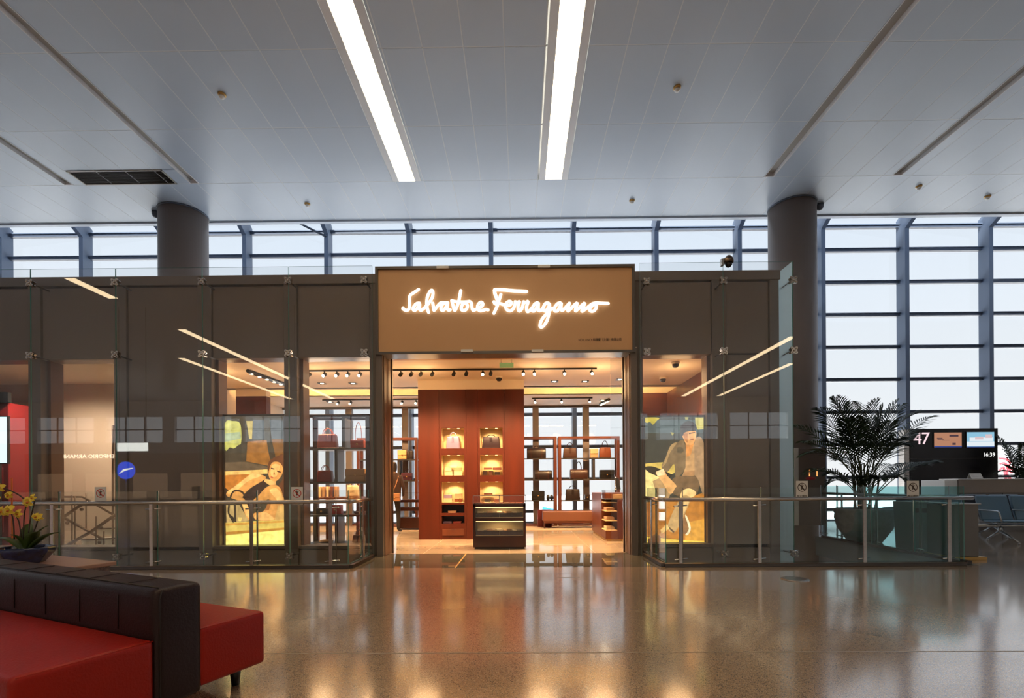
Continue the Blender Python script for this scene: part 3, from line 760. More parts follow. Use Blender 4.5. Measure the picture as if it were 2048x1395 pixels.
# front skin built of solid pieces round the openings
def skin(x0, x1, z0, z1, n='panel'): bx(x0, x1, YB, YB + .06, z0, z1).build(n, 'wood', ww)
(a0, a1), (b0, b1) = cols
skin(wx0, a0 - .05, 0, WT); skin(a1 + .05, b0 - .05, 0, WT); skin(b1 + .05, wx1, 0, WT)
for (x0, x1), ops in ((cols[0], sorted(rows + low)), (cols[1], sorted(rows))):
    z = 0
    for z0, z1 in ops: bx(x0 - .047, x1 + .047, YB + .008, YB + .06, z, z0).build('panel', 'wood', ww); z = z1
    bx(x0 - .047, x1 + .047, YB + .008, YB + .06, z, WT).build('panel', 'wood', ww)
    for z0, z1 in ops:
        for q in ((x0 - .047, x0), (x1, x1 + .047)): bx(q[0], q[1], YB + .008, YB + .06, z0, z1).build('panel', 'wood', ww)
bx(wx0, wx1, YB + .5, YB + WD, 0, WT).build('back_panel', 'wood', ww); bx(wx0, wx0 + .05, YB + .06, YB + .5, 0, WT).build('side_panel', 'wood', ww); bx(wx1 - .05, wx1, YB + .06, YB + .5, 0, WT).build('side_panel', 'wood', ww)
bx(wx0, wx1, YB, YB + WD, WT, SC).build('bulkhead', 'shopceil', ww)
nd = .34
for (x0, x1), ops in ((cols[0], rows + low), (cols[1], rows)):
    for k, (z0, z1) in enumerate(ops):
        lit = k < 3; mm_ = 'niche' if lit else 'wood_dark'
        m = MB(); y0, y1 = YB + .06, YB + nd
        m.box(x0 - .012, x0, y0, y1, z0, z1); m.box(x1, x1 + .012, y0, y1, z0, z1); m.box(x0 - .012, x1 + .012, y1, y1 + .012, z0, z1); m.box(x0 - .012, x1 + .012, y0, y1, z1, z1 + .012); m.box(x0 - .012, x1 + .012, y0, y1, z0 - .012, z0)
        nb = m.build('niche', mm_, ww)
        if lit:
            for fx_ in (.28, .72):
                xx = x0 + (x1 - x0) * fx_
                MB().lathe([(0, -.006), (.028, -.006), (.032, 0)], (xx, YB + .14, z1), 12).build('downlight', 'niche_lamp', nb)
            spot(((x0 + x1) / 2, YB + .13, z1 - .012), 14.0, ((x0 + x1) / 2, YB + .2, z0), 130, (1, .70, .34), .6, .03)
z0, z1 = wzp(1070), wzp(1057)
dr = bx(a0 + .01, a1 - .01, YB - .008, YB + .008, z0, z1).build('drawer', 'wood_mid', ww, bev=.003)
bx((a0 + a1) / 2 - .05, (a0 + a1) / 2 + .05, YB - .014, YB - .008, z1 - .012, z1 - .004).build('pull', 'wood_dark', dr)

# ---- bags
def bagmat(n, c, r=.4): 
    k = 'bag_' + n
    if k not in M: M[k] = mat(k, c, r, bump=(120, .06))
    return k
def bag(label, x, y, z, w, h, d, m, style='tote', hh=None, group='handbags on show in the shop', name='handbag', ht='chrome'):
    t = thing(name, label, 'handbag', (x, y, z), group)
    k = .86 if style in ('tote', 'duffel', 'boston') else .97
    def taper(b, zz0, zz1, k0, k1, ex=1):
        vs = []
        for zz, kk in ((zz0, k0), (zz1, k1)):
            for sx_, sy_ in ((-1, -1), (1, -1), (1, 1), (-1, 1)): vs.append((x + sx_ * w / 2 * (kk if ex else 1), y + sy_ * d / 2 * kk, zz))
        b.add(vs, [(3, 2, 1, 0), (4, 5, 6, 7), (0, 1, 5, 4), (1, 2, 6, 5), (2, 3, 7, 6), (3, 0, 4, 7)]); return b
    if style == 'duffel':
        P = []
        for q in range(13):
            a = math.pi * q / 12; P.append((y - d / 2 * math.cos(a), z + h * .45 + h * .55 * math.sin(a)))
        P = [(y - d / 2 * .95, z), *P, (y + d / 2 * .95, z)]
        MB().prism(P, 'x', x - w / 2, x + w / 2, smooth=True).build('body', m, t, bev=min(.02, h * .08), seg=2)
        for sx_ in (-.28, .28): MB().prism([(y + (p[0] - y) * 1.03, z + (p[1] - z) * 1.02) for p in P], 'x', x + w * sx_ - w * .03, x + w * sx_ + w * .03).build('strap', ht, t)
    else:
        taper(MB(), z, z + h, 1.0, k, 1).build('body', m, t, bev=min(.022, h * .09), seg=2)
        if style in ('flap', 'clutch'):
            bx(x - w * .49, x + w * .49, y - d / 2 - .012, y - d / 2 + .012, z + h * .45, z + h * .98).build('flap', m, t, bev=.005)
            MB().lathe([(0, .02), (.018, .016), (.02, 0)], (x, y - d / 2 - .01, z + h * .48), 10, axis='y').build('clasp', 'gold_base', t)
        if style in ('tote', 'boston'):
            bx(x - w * .08, x + w * .08, y - d / 2 - .008, y - d / 2 + .006, z + h * .55, z + h * .98).build('tab', m, t, bev=.003)
            MB().tube([(x - w * .43, y - d * .2, z + h * .985), (x + w * .43, y - d * .2, z + h * .985)], h * .05, 8).build('trim', m, t)
    if hh is None: hh = h * .55
    if hh > 0:
        hw = w * (.24 if style in ('tote', 'boston', 'flap') else .15)
        n_h = (-.25, .25) if style in ('tote', 'duffel', 'boston') else (0,)
        for sy_ in n_h:
            pts = []
            for q in range(11):
                a = math.pi * q / 10; pts.append((x - hw * math.cos(a), y + d * sy_ * .8, z + h * (.9 if style != 'duffel' else .8) + (hh + h * (.1 if style != 'duffel' else .2)) * math.sin(a) ** .8))
            MB().tube(pts, max(.006, w * .018), 6).build('handle', m if ht == 'chrome' else ht, t)
    return t

# ---- shelf units (front left, rear)
def shelf_unit(label, x0, x1, y0, y1, z0, z1, shelves, dividers, mat_f='wood_mid', mat_s='steel_dark', post=.07, back=False):
    t = thing('shelf_unit', label, 'shelf unit', ((x0 + x1) / 2, (y0 + y1) / 2, z0))
    for xa in (x0, x1 - post):
        for ya in (y0, y1 - .05): bx(xa, xa + post, ya, ya + .05, z0, z1).build('post', mat_f, t, bev=.003)
    for ya in (y0, y1 - .05):
        bx(x0 + post, x1 - post, ya, ya + .05, z1 - .06, z1).build('top_rail', mat_f, t, bev=.003); bx(x0 + post, x1 - post, ya, ya + .05, z0, z0 + .05).build('bottom_rail', mat_f, t, bev=.003)
    for xa in (x0, x1 - post): bx(xa + .01, xa + post - .01, y0 + .05, y1 - .05, z1 - .05, z1 - .01).build('side_rail', mat_f, t)
    for z in shelves: bx(x0 + .02, x1 - .02, y0 + .012, y1 - .012, z - .035, z).build('shelf', mat_s, t, bev=.003)
    for x, za, zb in dividers: bx(x - .03, x + .03, y0 + .03, y1 - .03, za, zb).build('divider', mat_s, t)
    return t
# front left unit behind the shop window
YF = 9.0
ux0, ux1 = pX(609, YF), pX(741, YF)
zz = lambda py: pY(675, py, YF)[1]
zt, zs = zz(828), [zz(895), zz(963), zz(1029), .12]
shelf_unit('tall dark-framed shelf unit of pink, red and tan handbags behind the shop window', ux0, ux1, YF, YF + .42, 0, zt, [s + 0 for s in zs], [(pX(686, YF), zs[0], zt - .06), (pX(671, YF), zs[1], zs[0] - .035), (pX(671, YF), zs[3], zs[2] - .035)], 'wood_dark', 'steel_dark', .09)
YBg = YF + .2
def fbag(label, px0, px1, pyt, sh, m, style, hh=None, **k):
    xa, xb = pX(px0, YBg), pX(px1, YBg); top = pY((px0 + px1) / 2, pyt, YBg)[1]
    return bag(label, (xa + xb) / 2, YBg, sh, xb - xa, top - sh, .16, m, style, hh, **k)
fbag('pink leather tote with twin handles on the top shelf by the window', 637, 676, 869, zs[0], bagmat('pink', (.62, .16, .15)), 'tote', .12)
fbag('small pink flap bag with tall chain strap on the top shelf', 704, 731, 880, zs[0], bagmat('rose', (.55, .13, .10)), 'flap', .34, ht='chrome')
fbag('deep red rounded bag with arched handle on the second shelf', 636, 666, 941, zs[1], bagmat('crimson', (.24, .012, .012)), 'boston', .1)
fbag('large tan flap bag with front clasp on the second shelf', 693, 733, 937, zs[1], bagmat('tan', (.50, .29, .13)), 'flap', 0)
fbag('dark red bag half hidden beside the large tan flap bag', 734, 739, 945, zs[1], bagmat('crimson', (.24, .012, .012)), 'clutch', 0)
fbag('navy clutch wallet lying on the third shelf', 635, 657, 1015, zs[2], bagmat('navy', (.03, .03, .05)), 'clutch', 0)
fbag('bright red clutch wallet on the third shelf', 662, 684, 1009, zs[2], bagmat('red', (.55, .03, .02)), 'clutch', 0)
fbag('small brown wallet pile on the third shelf beside the frame', 712, 732, 1022, zs[2], bagmat('brown', (.16, .05, .03)), 'clutch', 0)
fbag('grey structured handbag with handle on the lowest shelf', 706, 729, 1069, zs[3], bagmat('grey', (.10, .085, .08)), 'tote', .1)
xx, _ = pY(652, 1085, YBg)
bt = thing('belt', 'coiled tan belt on the lowest shelf by the window', 'belt', (xx, YBg, zs[3]))
pts = []
for k in range(60): a = k * .33; r_ = .05 + k * .0011; pts.append((xx + r_ * math.cos(a), YBg + r_ * math.sin(a), zs[3] + .022))
MB().tube(pts, .02, 6).build('strap', bagmat('tan', (.5, .29, .13)), bt)
bx(xx + .09, xx + .14, YBg - .05, YBg - .02, zs[3], zs[3] + .05).build('buckle', 'gold_base', bt)
# display table with cream shoes and wallets behind the unit
ty = 10.3
tb = thing('display_table', 'low wood display table behind the window shelf unit', 'table', (pX(668, ty), ty, 0))
xa, xb = pX(640, ty), pX(728, ty); ztab = pY(680, 993, ty)[1]
bx(xa, xb, ty - .3, ty + .3, ztab - .05, ztab).build('top', 'wood_mid', tb, bev=.005)
for a_ in (xa + .03, xb - .08):
    for b_ in (ty - .27, ty + .22): bx(a_, a_ + .05, b_, b_ + .05, 0, ztab - .05).build('leg', 'wood_dark', tb)
for k, px in enumerate((640, 648, 656, 664, 672)):
    x_ = pX(px, ty); bx(x_, x_ + .05, ty - .1, ty + .05, ztab, ztab + .22).build('wallet', ['niche', 'bag_tan', 'niche', 'bag_brown', 'bag_tan'][k], None, bev=.004)
for o in [o for o in bpy.data.objects if o.name.startswith('wallet')]: tag(o, 'upright leather wallet in the row on the low table behind the window shelf', 'wallet', 'wallets standing on the low table')
x_ = pX(706, ty)
bag('cream tote lit from within the shop behind the window shelf', x_, ty, ztab, .26, .24, .12, bagmat('cream', (.75, .6, .38)), 'tote', .08)
# ---- left wood partition and hanging items behind the woman poster
pa = thing('partition', 'red wood partition with pale bulkhead above the woman poster', 'partition', (-6.35, 11.4, 0))
bx(-6.72, -6.0, 11.4, 11.6, 0, pz(792, 11.4, 500)).build('panel', 'wood', pa); bx(-6.72, -6.0, 11.4, 11.6, pz(792, 11.4, 500), SC).build('bulkhead', 'shopceil', pa)

# ---- rear shelf units
YRs = 13.75
zz = lambda py: pY(1180, py, YRs)[1]
ztop = zz(872); rs = [zz(915), zz(957.5), zz(999.5)]
ub0, ub1 = pX(1117, YRs), pX(1240, YRs); ua1 = pX(1114, YRs); ua0 = ua1 - (ub1 - ub0); uc1 = pX(835.5, YRs); uc0 = uc1 - (ub1 - ub0)
dv = pX(1188.5, YRs)
shelf_unit('tall open brown wood shelf frame behind the low bench', ub0, ub1, YRs, YRs + .36, 0, ztop, rs, [(dv, rs[1], rs[0] - .035)], 'wood_mid', 'steel_dark', .085)
shelf_unit('tall open wood shelf frame half hidden by the niche wall', ua0, ua1, YRs, YRs + .36, 0, ztop, rs, [], 'wood_mid', 'steel_dark', .085)
shelf_unit('tall open wood shelf frame beyond the person, with beige bag', uc0, uc1, YRs, YRs + .36, 0, ztop, rs[:2], [(pX(796.5, YRs), rs[1], rs[0] - .035)], 'wood_mid', 'steel_dark', .085)
YRb = YRs + .18
def rbag(label, px0, px1, pyt, sh, m, style, hh=None, **k):
    xa, xb = pX(px0, YRb), pX(px1, YRb); top = pY((px0 + px1) / 2, pyt, YRb)[1]
    return bag(label, (xa + xb) / 2, YRb, sh, xb - xa, top - sh, .2, m, style, hh, **k)
dk = bagmat('espresso', (.02, .009, .006)); db = bagmat('darkbrown', (.05, .018, .010)); bk = bagmat('black', (.010, .009, .009)); ck = bagmat('cognac', (.16, .04, .015)); tn = bagmat('sand', (.55, .33, .18)); lt = 'wood_dark'
rbag('dark brown travel duffel on the top shelf next to the niche wall', 1054, 1092, 896, rs[0], dk, 'duffel', .06, ht=lt)
rbag('dark brown duffel on the middle shelf next to the niche wall', 1069, 1104, 940, rs[1], dk, 'duffel', 0, ht=lt)
rbag('black boxy case on the lower shelf next to the niche wall', 1063, 1089, 981, rs[2], bk, 'flap', 0)
rbag('dark brown tote with arched handles, top shelf above the bench', 1126, 1154, 896, rs[0], db, 'tote', .16, ht=lt)
rbag('square sand-coloured case on the top shelf above the bench', 1180, 1196, 897, rs[0], tn, 'flap', 0)
rbag('cognac brown tote with thin tall handle beside the sand case', 1198, 1222, 895, rs[0], ck, 'tote', .2, ht=lt)
rbag('brown checked duffel with tall handle, middle shelf above the bench', 1140, 1175, 938, rs[1], db, 'duffel', .22, ht=lt)
rbag('black slouchy satchel on the middle shelf beside the divider', 1199, 1228, 939, rs[1], bk, 'flap', 0)
rbag('dark brown briefcase with handles, lower shelf above the bench', 1130, 1160, 978, rs[2], dk, 'tote', .1, ht=lt)
rbag('small dark case on the lower shelf beside the briefcase', 1169, 1179, 988, rs[2], dk, 'flap', 0)
rbag('beige woven bag on the shelf beyond the person', 797, 815, 900, rs[0], bagmat('beige', (.62, .38, .16)), 'flap', 0)
rbag('dark slouchy bag beside the beige woven bag', 815, 828, 902, rs[0], dk, 'boston', .06)
rbag('purple box bag on the shelf beyond the person', 804, 826, 945, rs[1], bagmat('plum', (.07, .02, .035)), 'flap', .1)
for k, px in enumerate((1096, 1103)):
    x_ = pX(px, YRb); o = MB().lathe([(.035, 0), (.05, .04), (.05, .10), (.03, .15), (.0, .155)], (x_, YRb, rs[2]), 12).build('shaving_kit', bk, loc=(x_, YRb, rs[2]) if False else None)
    tag(o, 'small black round case beside the boxy case, lower shelf by the niche wall', 'case', 'pair of small round cases')
# ---- bench
yb = 13.0
bn = thing('bench', 'low brown leather bench with wooden legs before the rear shelves', 'bench', (pX(1135, yb), yb, 0))
xa, xb = pX(1085, yb), pX(1200, yb); zs_ = pY(1135, 1022, yb)[1]
bx(xa, xb, yb - .02, yb + .42, .2, zs_).build('seat', bagmat('benchbrown', (.20, .075, .04)), bn, bev=.03, seg=3)
bx(xa + .03, xb - .03, yb, yb + .4, .155, .2).build('rail', 'wood_mid', bn)
for a_ in (xa + .02, xb - .08):
    for b_ in (yb, yb + .36): MB().add([(a_ + .012, b_ + .012, .012), (a_ + .04, b_ + .012, .012), (a_ + .04, b_ + .04, .012), (a_ + .012, b_ + .04, .012), (a_, b_, .16), (a_ + .052, b_, .16), (a_ + .052, b_ + .052, .16), (a_, b_ + .052, .16)], [(3, 2, 1, 0), (4, 5, 6, 7), (0, 1, 5, 4), (1, 2, 6, 5), (2, 3, 7, 6), (3, 0, 4, 7)]).build('leg', 'wood_dark', bn)
x_ = pX(1093, 13.5); bag('red leather satchel standing behind the bench end', pX(1089, 13.5), 13.55, .012, .4, .48, .16, bagmat('oxblood', (.12, .010, .010)), 'flap', 0)

# ---- glass display case on the floor in front of the niche wall
yc = 9.0; cx0, cx1 = -.88, .105; cd = .5
zc = lambda py: pY(1000, py, yc)[1]
dc = thing('display_case', 'dark wood display case with glass top and two lit trays', 'display case', ((cx0 + cx1) / 2, yc + cd / 2, 0))
z1, z2, z3, z4, z5, z6 = zc(1090), zc(1069), zc(1062), zc(1041), zc(1036), zc(1016)
ztopw, ztg = zc(1007), zc(990)
bx(cx0 + .03, cx1 - .03, yc + .04, yc + cd - .03, 0, .03).build('toe_kick', 'black', dc)
bx(cx0, cx1, yc, yc + cd, .03, z2 - .02).build('base', 'wood_dark', dc, bev=.004)
bx(cx0, cx1, yc, yc + cd, z3 - .03 + .03, z3 + .01) if False else None
for xa in (cx0, cx1 - .045): bx(xa, xa + .045, yc, yc + cd, z2 - .02, ztopw).build('side', 'wood_dark', dc)
bx(cx0 + .045, cx1 - .045, yc + .0, yc + cd, z4 - .005, z4 + .055).build('rail', 'wood_dark', dc); bx(cx0, cx1, yc, yc + cd, ztopw - .06, ztopw).build('top', 'wood_dark', dc, bev=.003)
bx(cx0 + .045, cx1 - .045, yc + cd - .03, yc + cd, z2 - .02, ztopw - .06).build('back', 'niche', dc)
for za, zb in ((z2 - .02, z4 - .005), (z4 + .055, ztopw - .06)):
    tr_ = bx(cx0 + .05, cx1 - .05, yc + .03, yc + cd - .03, za, za + .012).build('tray', 'niche', dc)
    for k in (0, 1):
        w_ = (cx1 - cx0 - .12) / 2; xa = cx0 + .055 + k * (w_ + .01)
        bx(xa, xa + w_, yc + .04, yc + .3, za + .012, za + .085).build('drawer_front', 'wood_dark', tr_, bev=.003)
    bx(cx0 + .05, cx1 - .05, yc + .06, yc + .075, zb - .012, zb - .001).build('lamp_strip', 'niche_lamp', dc)
    bx(cx0 + .046, cx1 - .046, yc + .012, yc + .018, za, zb).build('front_pane', 'screen', dc)
m = MB()
for xa in (cx0, (cx0 + cx1) / 2 - .006, cx1 - .012): m.box(xa, xa + .012, yc, yc + .012, ztopw, ztg)
m.box(cx0, cx1, yc, yc + .012, ztg - .01, ztg); m.box(cx0, cx0 + .012, yc, yc + cd, ztg - .01, ztg); m.box(cx1 - .012, cx1, yc, yc + cd, ztg - .01, ztg); m.box(cx0, cx1, yc + cd - .012, yc + cd, ztg - .01, ztg)
m.build('glass_frame', 'steel', dc)
bx(cx0 + .012, cx1 - .012, yc + .003, yc + .008, ztopw, ztg - .01).build('front_pane', 'screen', dc); bx(cx0, cx1, yc, yc + cd, ztg, ztg + .006).build('top_pane', 'screen', dc)
small = []
def wallet(label, x, y, z, w, d, h, m, group, rz=0):
    o = bx(-w / 2, w / 2, -d / 2, d / 2, 0, h).build('wallet', m, None, bev=min(.004, h * .3)); o.location = (x, y, z); o.rotation_euler = (0, 0, rz); tag(o, label, 'wallet', group); return o
for k in range(7):
    wallet('small leather wallet laid under the glass top of the dark display case', cx0 + .1 + k * .13, yc + .18 + .08 * (k % 2), ztopw, .095, .10, .018, ['bag_plum', 'bag_rose', 'bag_plum', 'bag_cognac', 'bag_tan', 'bag_cognac', 'bag_rose'][k], 'wallets under the display case glass', (k * 37 % 11) * .05)
for r_, za in enumerate((z2 - .02, z4 + .055)):
    for k in range(5):
        x_ = cx0 + .13 + k * .17
        wallet(['pale folded scarf on the lower lit tray of the display case', 'pale folded scarf on the upper lit tray of the display case'][r_], x_, yc + .16, za + .086, .11, .12, .03, ['bag_cream', 'bag_sand', 'bag_cream', 'bag_tan', 'bag_cream'][k], ['scarves on the lower tray', 'scarves on the upper tray'][r_], .2 * k)
    spot(((cx0 + cx1) / 2, yc + .12, (z4 - .02, ztopw - .08)[r_]), 5.0, ((cx0 + cx1) / 2, yc + .2, za), 160, (1, .72, .38), .5, .1)
# ---- niche contents
yn = YB + .2
def nx(px): return pX(px, yn)
bag('lilac leather handbag in the upper niche beside the wallet niche', nx(907), yn, rows[0][0], nx(921) - nx(893), .27, .14, bagmat('lilac', (.28, .20, .33), .3), 'tote', .1)
bag('near-black structured handbag in its own upper niche above wallets', nx(983), yn, rows[0][0], nx(1002) - nx(965), .26, .15, bagmat('aubergine', (.022, .008, .012)), 'tote', .05)
for ci, ri, lb, items in ((0, 1, 'cream box stacked in the niche under the lilac handbag', [(890, 905, .0, .10, 'bag_cream'), (908, 925, 0, .10, 'bag_cream'), (891, 904, .10, .08, 'bag_cream'), (909, 924, .10, .08, 'bag_sand'), (900, 915, .18, .05, 'bag_cream')]),
                          (1, 1, 'dark wallet standing in the niche under the near-black handbag', [(966, 974, 0, .10, 'bag_espresso'), (978, 986, 0, .10, 'bag_darkbrown'), (990, 1000, 0, .08, 'bag_espresso'), (968, 984, .22 - .09, .05, 'bag_brown'), (986, 1003, .12, .06, 'bag_brown')]),
                          (0, 2, 'pastel purse standing in the lowest niche of the lilac handbag column', [(887, 904, 0, .09, 'bag_cream'), (909, 916, 0, .09, 'bag_cognac'), (918, 925, 0, .09, 'bag_cognac'), (888, 903, .09, .08, 'bag_lilac'), (910, 924, .09, .10, 'bag_sand')]),
                          (1, 2, 'small wallet in the niche just above the display case', [(969, 981, 0, .06, 'bag_espresso'), (988, 998, 0, .06, 'bag_brown'), (968, 985, .14, .06, 'bag_brown')])):
    z0 = rows[ri][0]
    for xa, xb, dz, h_, m_ in items:
        if dz > 0: bx(nx(xa) - .01, nx(xb) + .01, yn - .04, yn + .12, z0 + dz - .008, z0 + dz - .0005).build('riser', 'niche', ww)
        wallet(lb, (nx(xa) + nx(xb)) / 2, yn, z0 + max(dz, .0005), nx(xb) - nx(xa), .07, h_ - .003, m_, 'small leather goods in the niches')
for px, (z0, _), m_ in ((905, low[0], 'bag_sand'), (896, low[1], 'bag_lilac'), (915, low[1], 'bag_rose')):
    wallet('folded leather piece in the dark open shelf below the niches', nx(px), yn - .05, z0, .18, .14, .05, m_, 'folded pieces below the niches')

# ---- counter with glass top at the right of the entrance
kx0, kx1, ky0, ky1 = 1.78, 2.75, 10.1, 12.0; kz = .93
ct = thing('shop_counter', 'red-brown wood shop counter with glass display end by the entrance', 'counter', ((kx0 + kx1) / 2, (ky0 + ky1) / 2, 0))
bx(kx0 + .03, kx1, ky0 + .03, ky1, 0, .05).build('toe_kick', 'gold_base', ct)
bx(kx0, kx1, ky0 + .5, ky1, .05, kz + .06).build('cabinet', 'wood_mid', ct, bev=.004)
bx(kx0 + .25, kx1, ky0, ky0 + .499, .05, kz - .06).build('front', 'wood', ct, bev=.004)
bx(kx0, kx0 + .249, ky0, ky0 + .499, .05, .22).build('plinth', 'wood_mid', ct)
for k, z in enumerate((.22, .42, .62, .80)):
    s_ = bx(kx0 + .004, kx0 + .245, ky0 + .02, ky0 + .49, z, z + .015).build('shelf', 'niche', ct)
    if k < 3: bx(kx0 + .03, kx0 + .2, ky0 + .08, ky0 + .4, z + .015, z + .08).build('folded_scarf', ['bag_cream', 'bag_sand', 'bag_tan'][k], ct, bev=.01)
spot((kx0 + .12, ky0 + .25, .78), 1.5, (kx0 + .1, ky0 + .25, 0), 150, (1, .72, .38), .5, .06)
bx(kx0, kx1, ky0, ky0 + .5, kz - .06, kz - .045).build('deck', 'steel', ct)
bx(kx0 + .004, kx1, ky0 + .002, ky0 + .008, kz - .045, kz + .13).build('front_pane', 'screen', ct); bx(kx0, kx1, ky0, ky0 + .5, kz + .13, kz + .137).build('top_pane', 'screen', ct); bx(kx0 + .002, kx0 + .008, ky0 + .01, ky0 + .5, kz - .045, kz + .13).build('side_pane', 'screen', ct)
for k in range(3): wallet('long tan wallet under the glass end of the wood counter', kx0 + .3 + .25 * k, ky0 + .2, kz - .045, .2, .16, .09, ['bag_tan', 'bag_cognac', 'bag_sand'][k], 'wallets under the counter glass')
for k in (0, 1):
    x_ = kx0 + .27 + .22 * k
    sh = thing('scarf_stand', ['silver scarf stand with black scarf on the counter glass, nearer the niche wall', 'silver scarf stand with black scarf on the counter glass, nearer the door post'][k], 'scarf stand', (x_, ky0 + .25, kz + .137), 'scarf stands on the counter')
    MB().lathe([(.05, 0), (.05, .008), (.012, .012), (.012, .24), (.03, .25), (.03, .27), (0, .275)], (x_, ky0 + .25, kz + .137), 14).build('stand', 'chrome', sh)
    MB().add([(x_ - .02, ky0 + .21, kz + .39), (x_ + .05, ky0 + .21, kz + .39), (x_ + .09, ky0 + .19, kz + .15), (x_ + .01, ky0 + .19, kz + .15), (x_ - .02, ky0 + .22, kz + .39), (x_ + .05, ky0 + .22, kz + .39), (x_ + .09, ky0 + .2, kz + .15), (x_ + .01, ky0 + .2, kz + .15)], [(0, 1, 2, 3), (7, 6, 5, 4), (0, 4, 5, 1), (1, 5, 6, 2), (2, 6, 7, 3), (3, 7, 4, 0)]).build('scarf', 'bag_black', sh)
# ---- low glass counter beyond the person
gy = 12.75; gx0, gx1 = pX(797, gy), pX(842, gy)
gc = thing('glass_counter', 'low dark wood glass-fronted counter beyond the person', 'counter', ((gx0 + gx1) / 2, gy, .012))
zg = lambda py: pY(818, py, gy)[1]
za, zb = .012, zg(985)
for k, (p, q, m_) in enumerate(((1056, 1035, 'wood_dark'), (1021, 1014, 'wood_dark'), (1004, 999, 'wood_dark'))): bx(gx0, gx1, gy, gy + .45, max(zg(p), .012), zg(q)).build('shelf', m_, gc)
for xa in (gx0, gx1 - .04): bx(xa, xa + .04, gy, gy + .45, zg(1035), zg(999)).build('side', 'wood_dark', gc)
for p, q in ((1034.5, 1021.5), (1013.5, 1004.5), (998.5, 985)): bx(gx0, gx1, gy + .004, gy + .01, zg(p), zg(q)).build('pane', 'screen', gc)
bx(gx0, gx1, gy, gy + .45, zg(985), zg(985) + .008).build('top_pane', 'screen', gc)

# ---- person with a bag
px_, py_ = pX(787, 12.15), 12.15
pe = thing('person', 'person in dark jacket and trousers seen from behind, standing in the shop', 'person', (px_, py_, 0))
J = {'pel': (0, 0, .93), 'sp': (0, .01, 1.15), 'ch': (0, .0, 1.36), 'nk': (0, -.01, 1.5), 'hd': (0, -.02, 1.62), 'tp': (0, -.01, 1.74),
     'lh': (-.09, 0, .88), 'lk': (-.10, .02, .48), 'la': (-.10, -.03, .09), 'lt': (-.12, .12, .04), 'rh': (.09, 0, .88), 'rk': (.11, .03, .48), 'ra': (.12, -.02, .09), 'rt': (.17, .10, .04),
     'ls': (-.17, 0, 1.4), 'le': (-.24, -.01, 1.13), 'lw': (-.22, .12, .92), 'lf': (-.21, .16, .85), 'rs': (.17, 0, 1.4), 're': (.25, .0, 1.14), 'rw': (.22, .10, .96), 'rf': (.20, .15, .89)}
Rr = {'pel': (.15, .11), 'sp': (.14, .10), 'ch': (.165, .11), 'nk': (.055, .055), 'hd': (.075, .09), 'tp': (.05, .06), 'lh': (.095, .095), 'lk': (.062, .062), 'la': (.042, .042), 'lt': (.04, .03), 'rh': (.095, .095), 'rk': (.062, .062), 'ra': (.042, .042), 'rt': (.04, .03), 'ls': (.062, .062), 'le': (.048, .048), 'lw': (.034, .034), 'lf': (.034, .022), 'rs': (.062, .062), 're': (.048, .048), 'rw': (.034, .034), 'rf': (.034, .022)}
E = [('pel', 'sp'), ('sp', 'ch'), ('ch', 'nk'), ('nk', 'hd'), ('hd', 'tp'), ('pel', 'lh'), ('lh', 'lk'), ('lk', 'la'), ('la', 'lt'), ('pel', 'rh'), ('rh', 'rk'), ('rk', 'ra'), ('ra', 'rt'), ('ch', 'ls'), ('ls', 'le'), ('le', 'lw'), ('lw', 'lf'), ('ch', 'rs'), ('rs', 're'), ('re', 'rw'), ('rw', 'rf')]
K = list(J)
me = bpy.data.meshes.new('body'); me.from_pydata([J[k] for k in K], [(K.index(a), K.index(b)) for a, b in E], [])
tmp = bpy.data.objects.new('body_tmp', me); COL.objects.link(tmp)
sm = tmp.modifiers.new('skin', 'SKIN'); sb = tmp.modifiers.new('sub', 'SUBSURF'); sb.levels = 2; sb.render_levels = 2
for i, k in enumerate(K): me.skin_vertices[0].data[i].radius = Rr[k]; me.skin_vertices[0].data[i].use_root = (k == 'pel')
bpy.context.view_layer.update()
bm_ = bpy.data.meshes.new_from_object(tmp.evaluated_get(bpy.context.evaluated_depsgraph_get()))
bpy.data.objects.remove(tmp)
for m_ in ('skin', 'jacket', 'trouser', 'black'): bm_.materials.append(M[m_])
for p in bm_.polygons:
    p.use_smooth = True; z = p.center.z
    p.material_index = 3 if z < .10 else (0 if (z > 1.46 and abs(p.center.x) < .1) or (abs(p.center.x) > .16 and z < .93 and p.center.y > .1) else (1 if z > .86 else 2))
link('body', bm_, pe)
MB().lathe([(.0, .16), (.06, .15), (.095, .10), (.104, .03), (.098, -.05), (.075, -.09)], (px_, py_ - .035, 1.63), 18).build('hair', 'hair', pe)
MB().lathe([(.185, 0), (.19, .18), (.20, .40), (.205, .55), (.13, .66), (.07, .70)], (px_, py_, .82), 18).build('jacket', 'jacket', pe)
for v in pe.children[-1].data.vertices: v.co.y *= .66
bag('tan shoulder bag carried at the hip of the person', px_ + .10, py_ - .24, .80, .26, .20, .1, bagmat('carried', (.36, .16, .07)), 'flap', .0)
MB().tube([(px_ + .0, py_ - .2, .98), (px_ + .1, py_ - .16, 1.2), (px_ + .14, py_ - .06, 1.43)], .012, 6).build('shoulder_strap', 'bag_carried', pe)

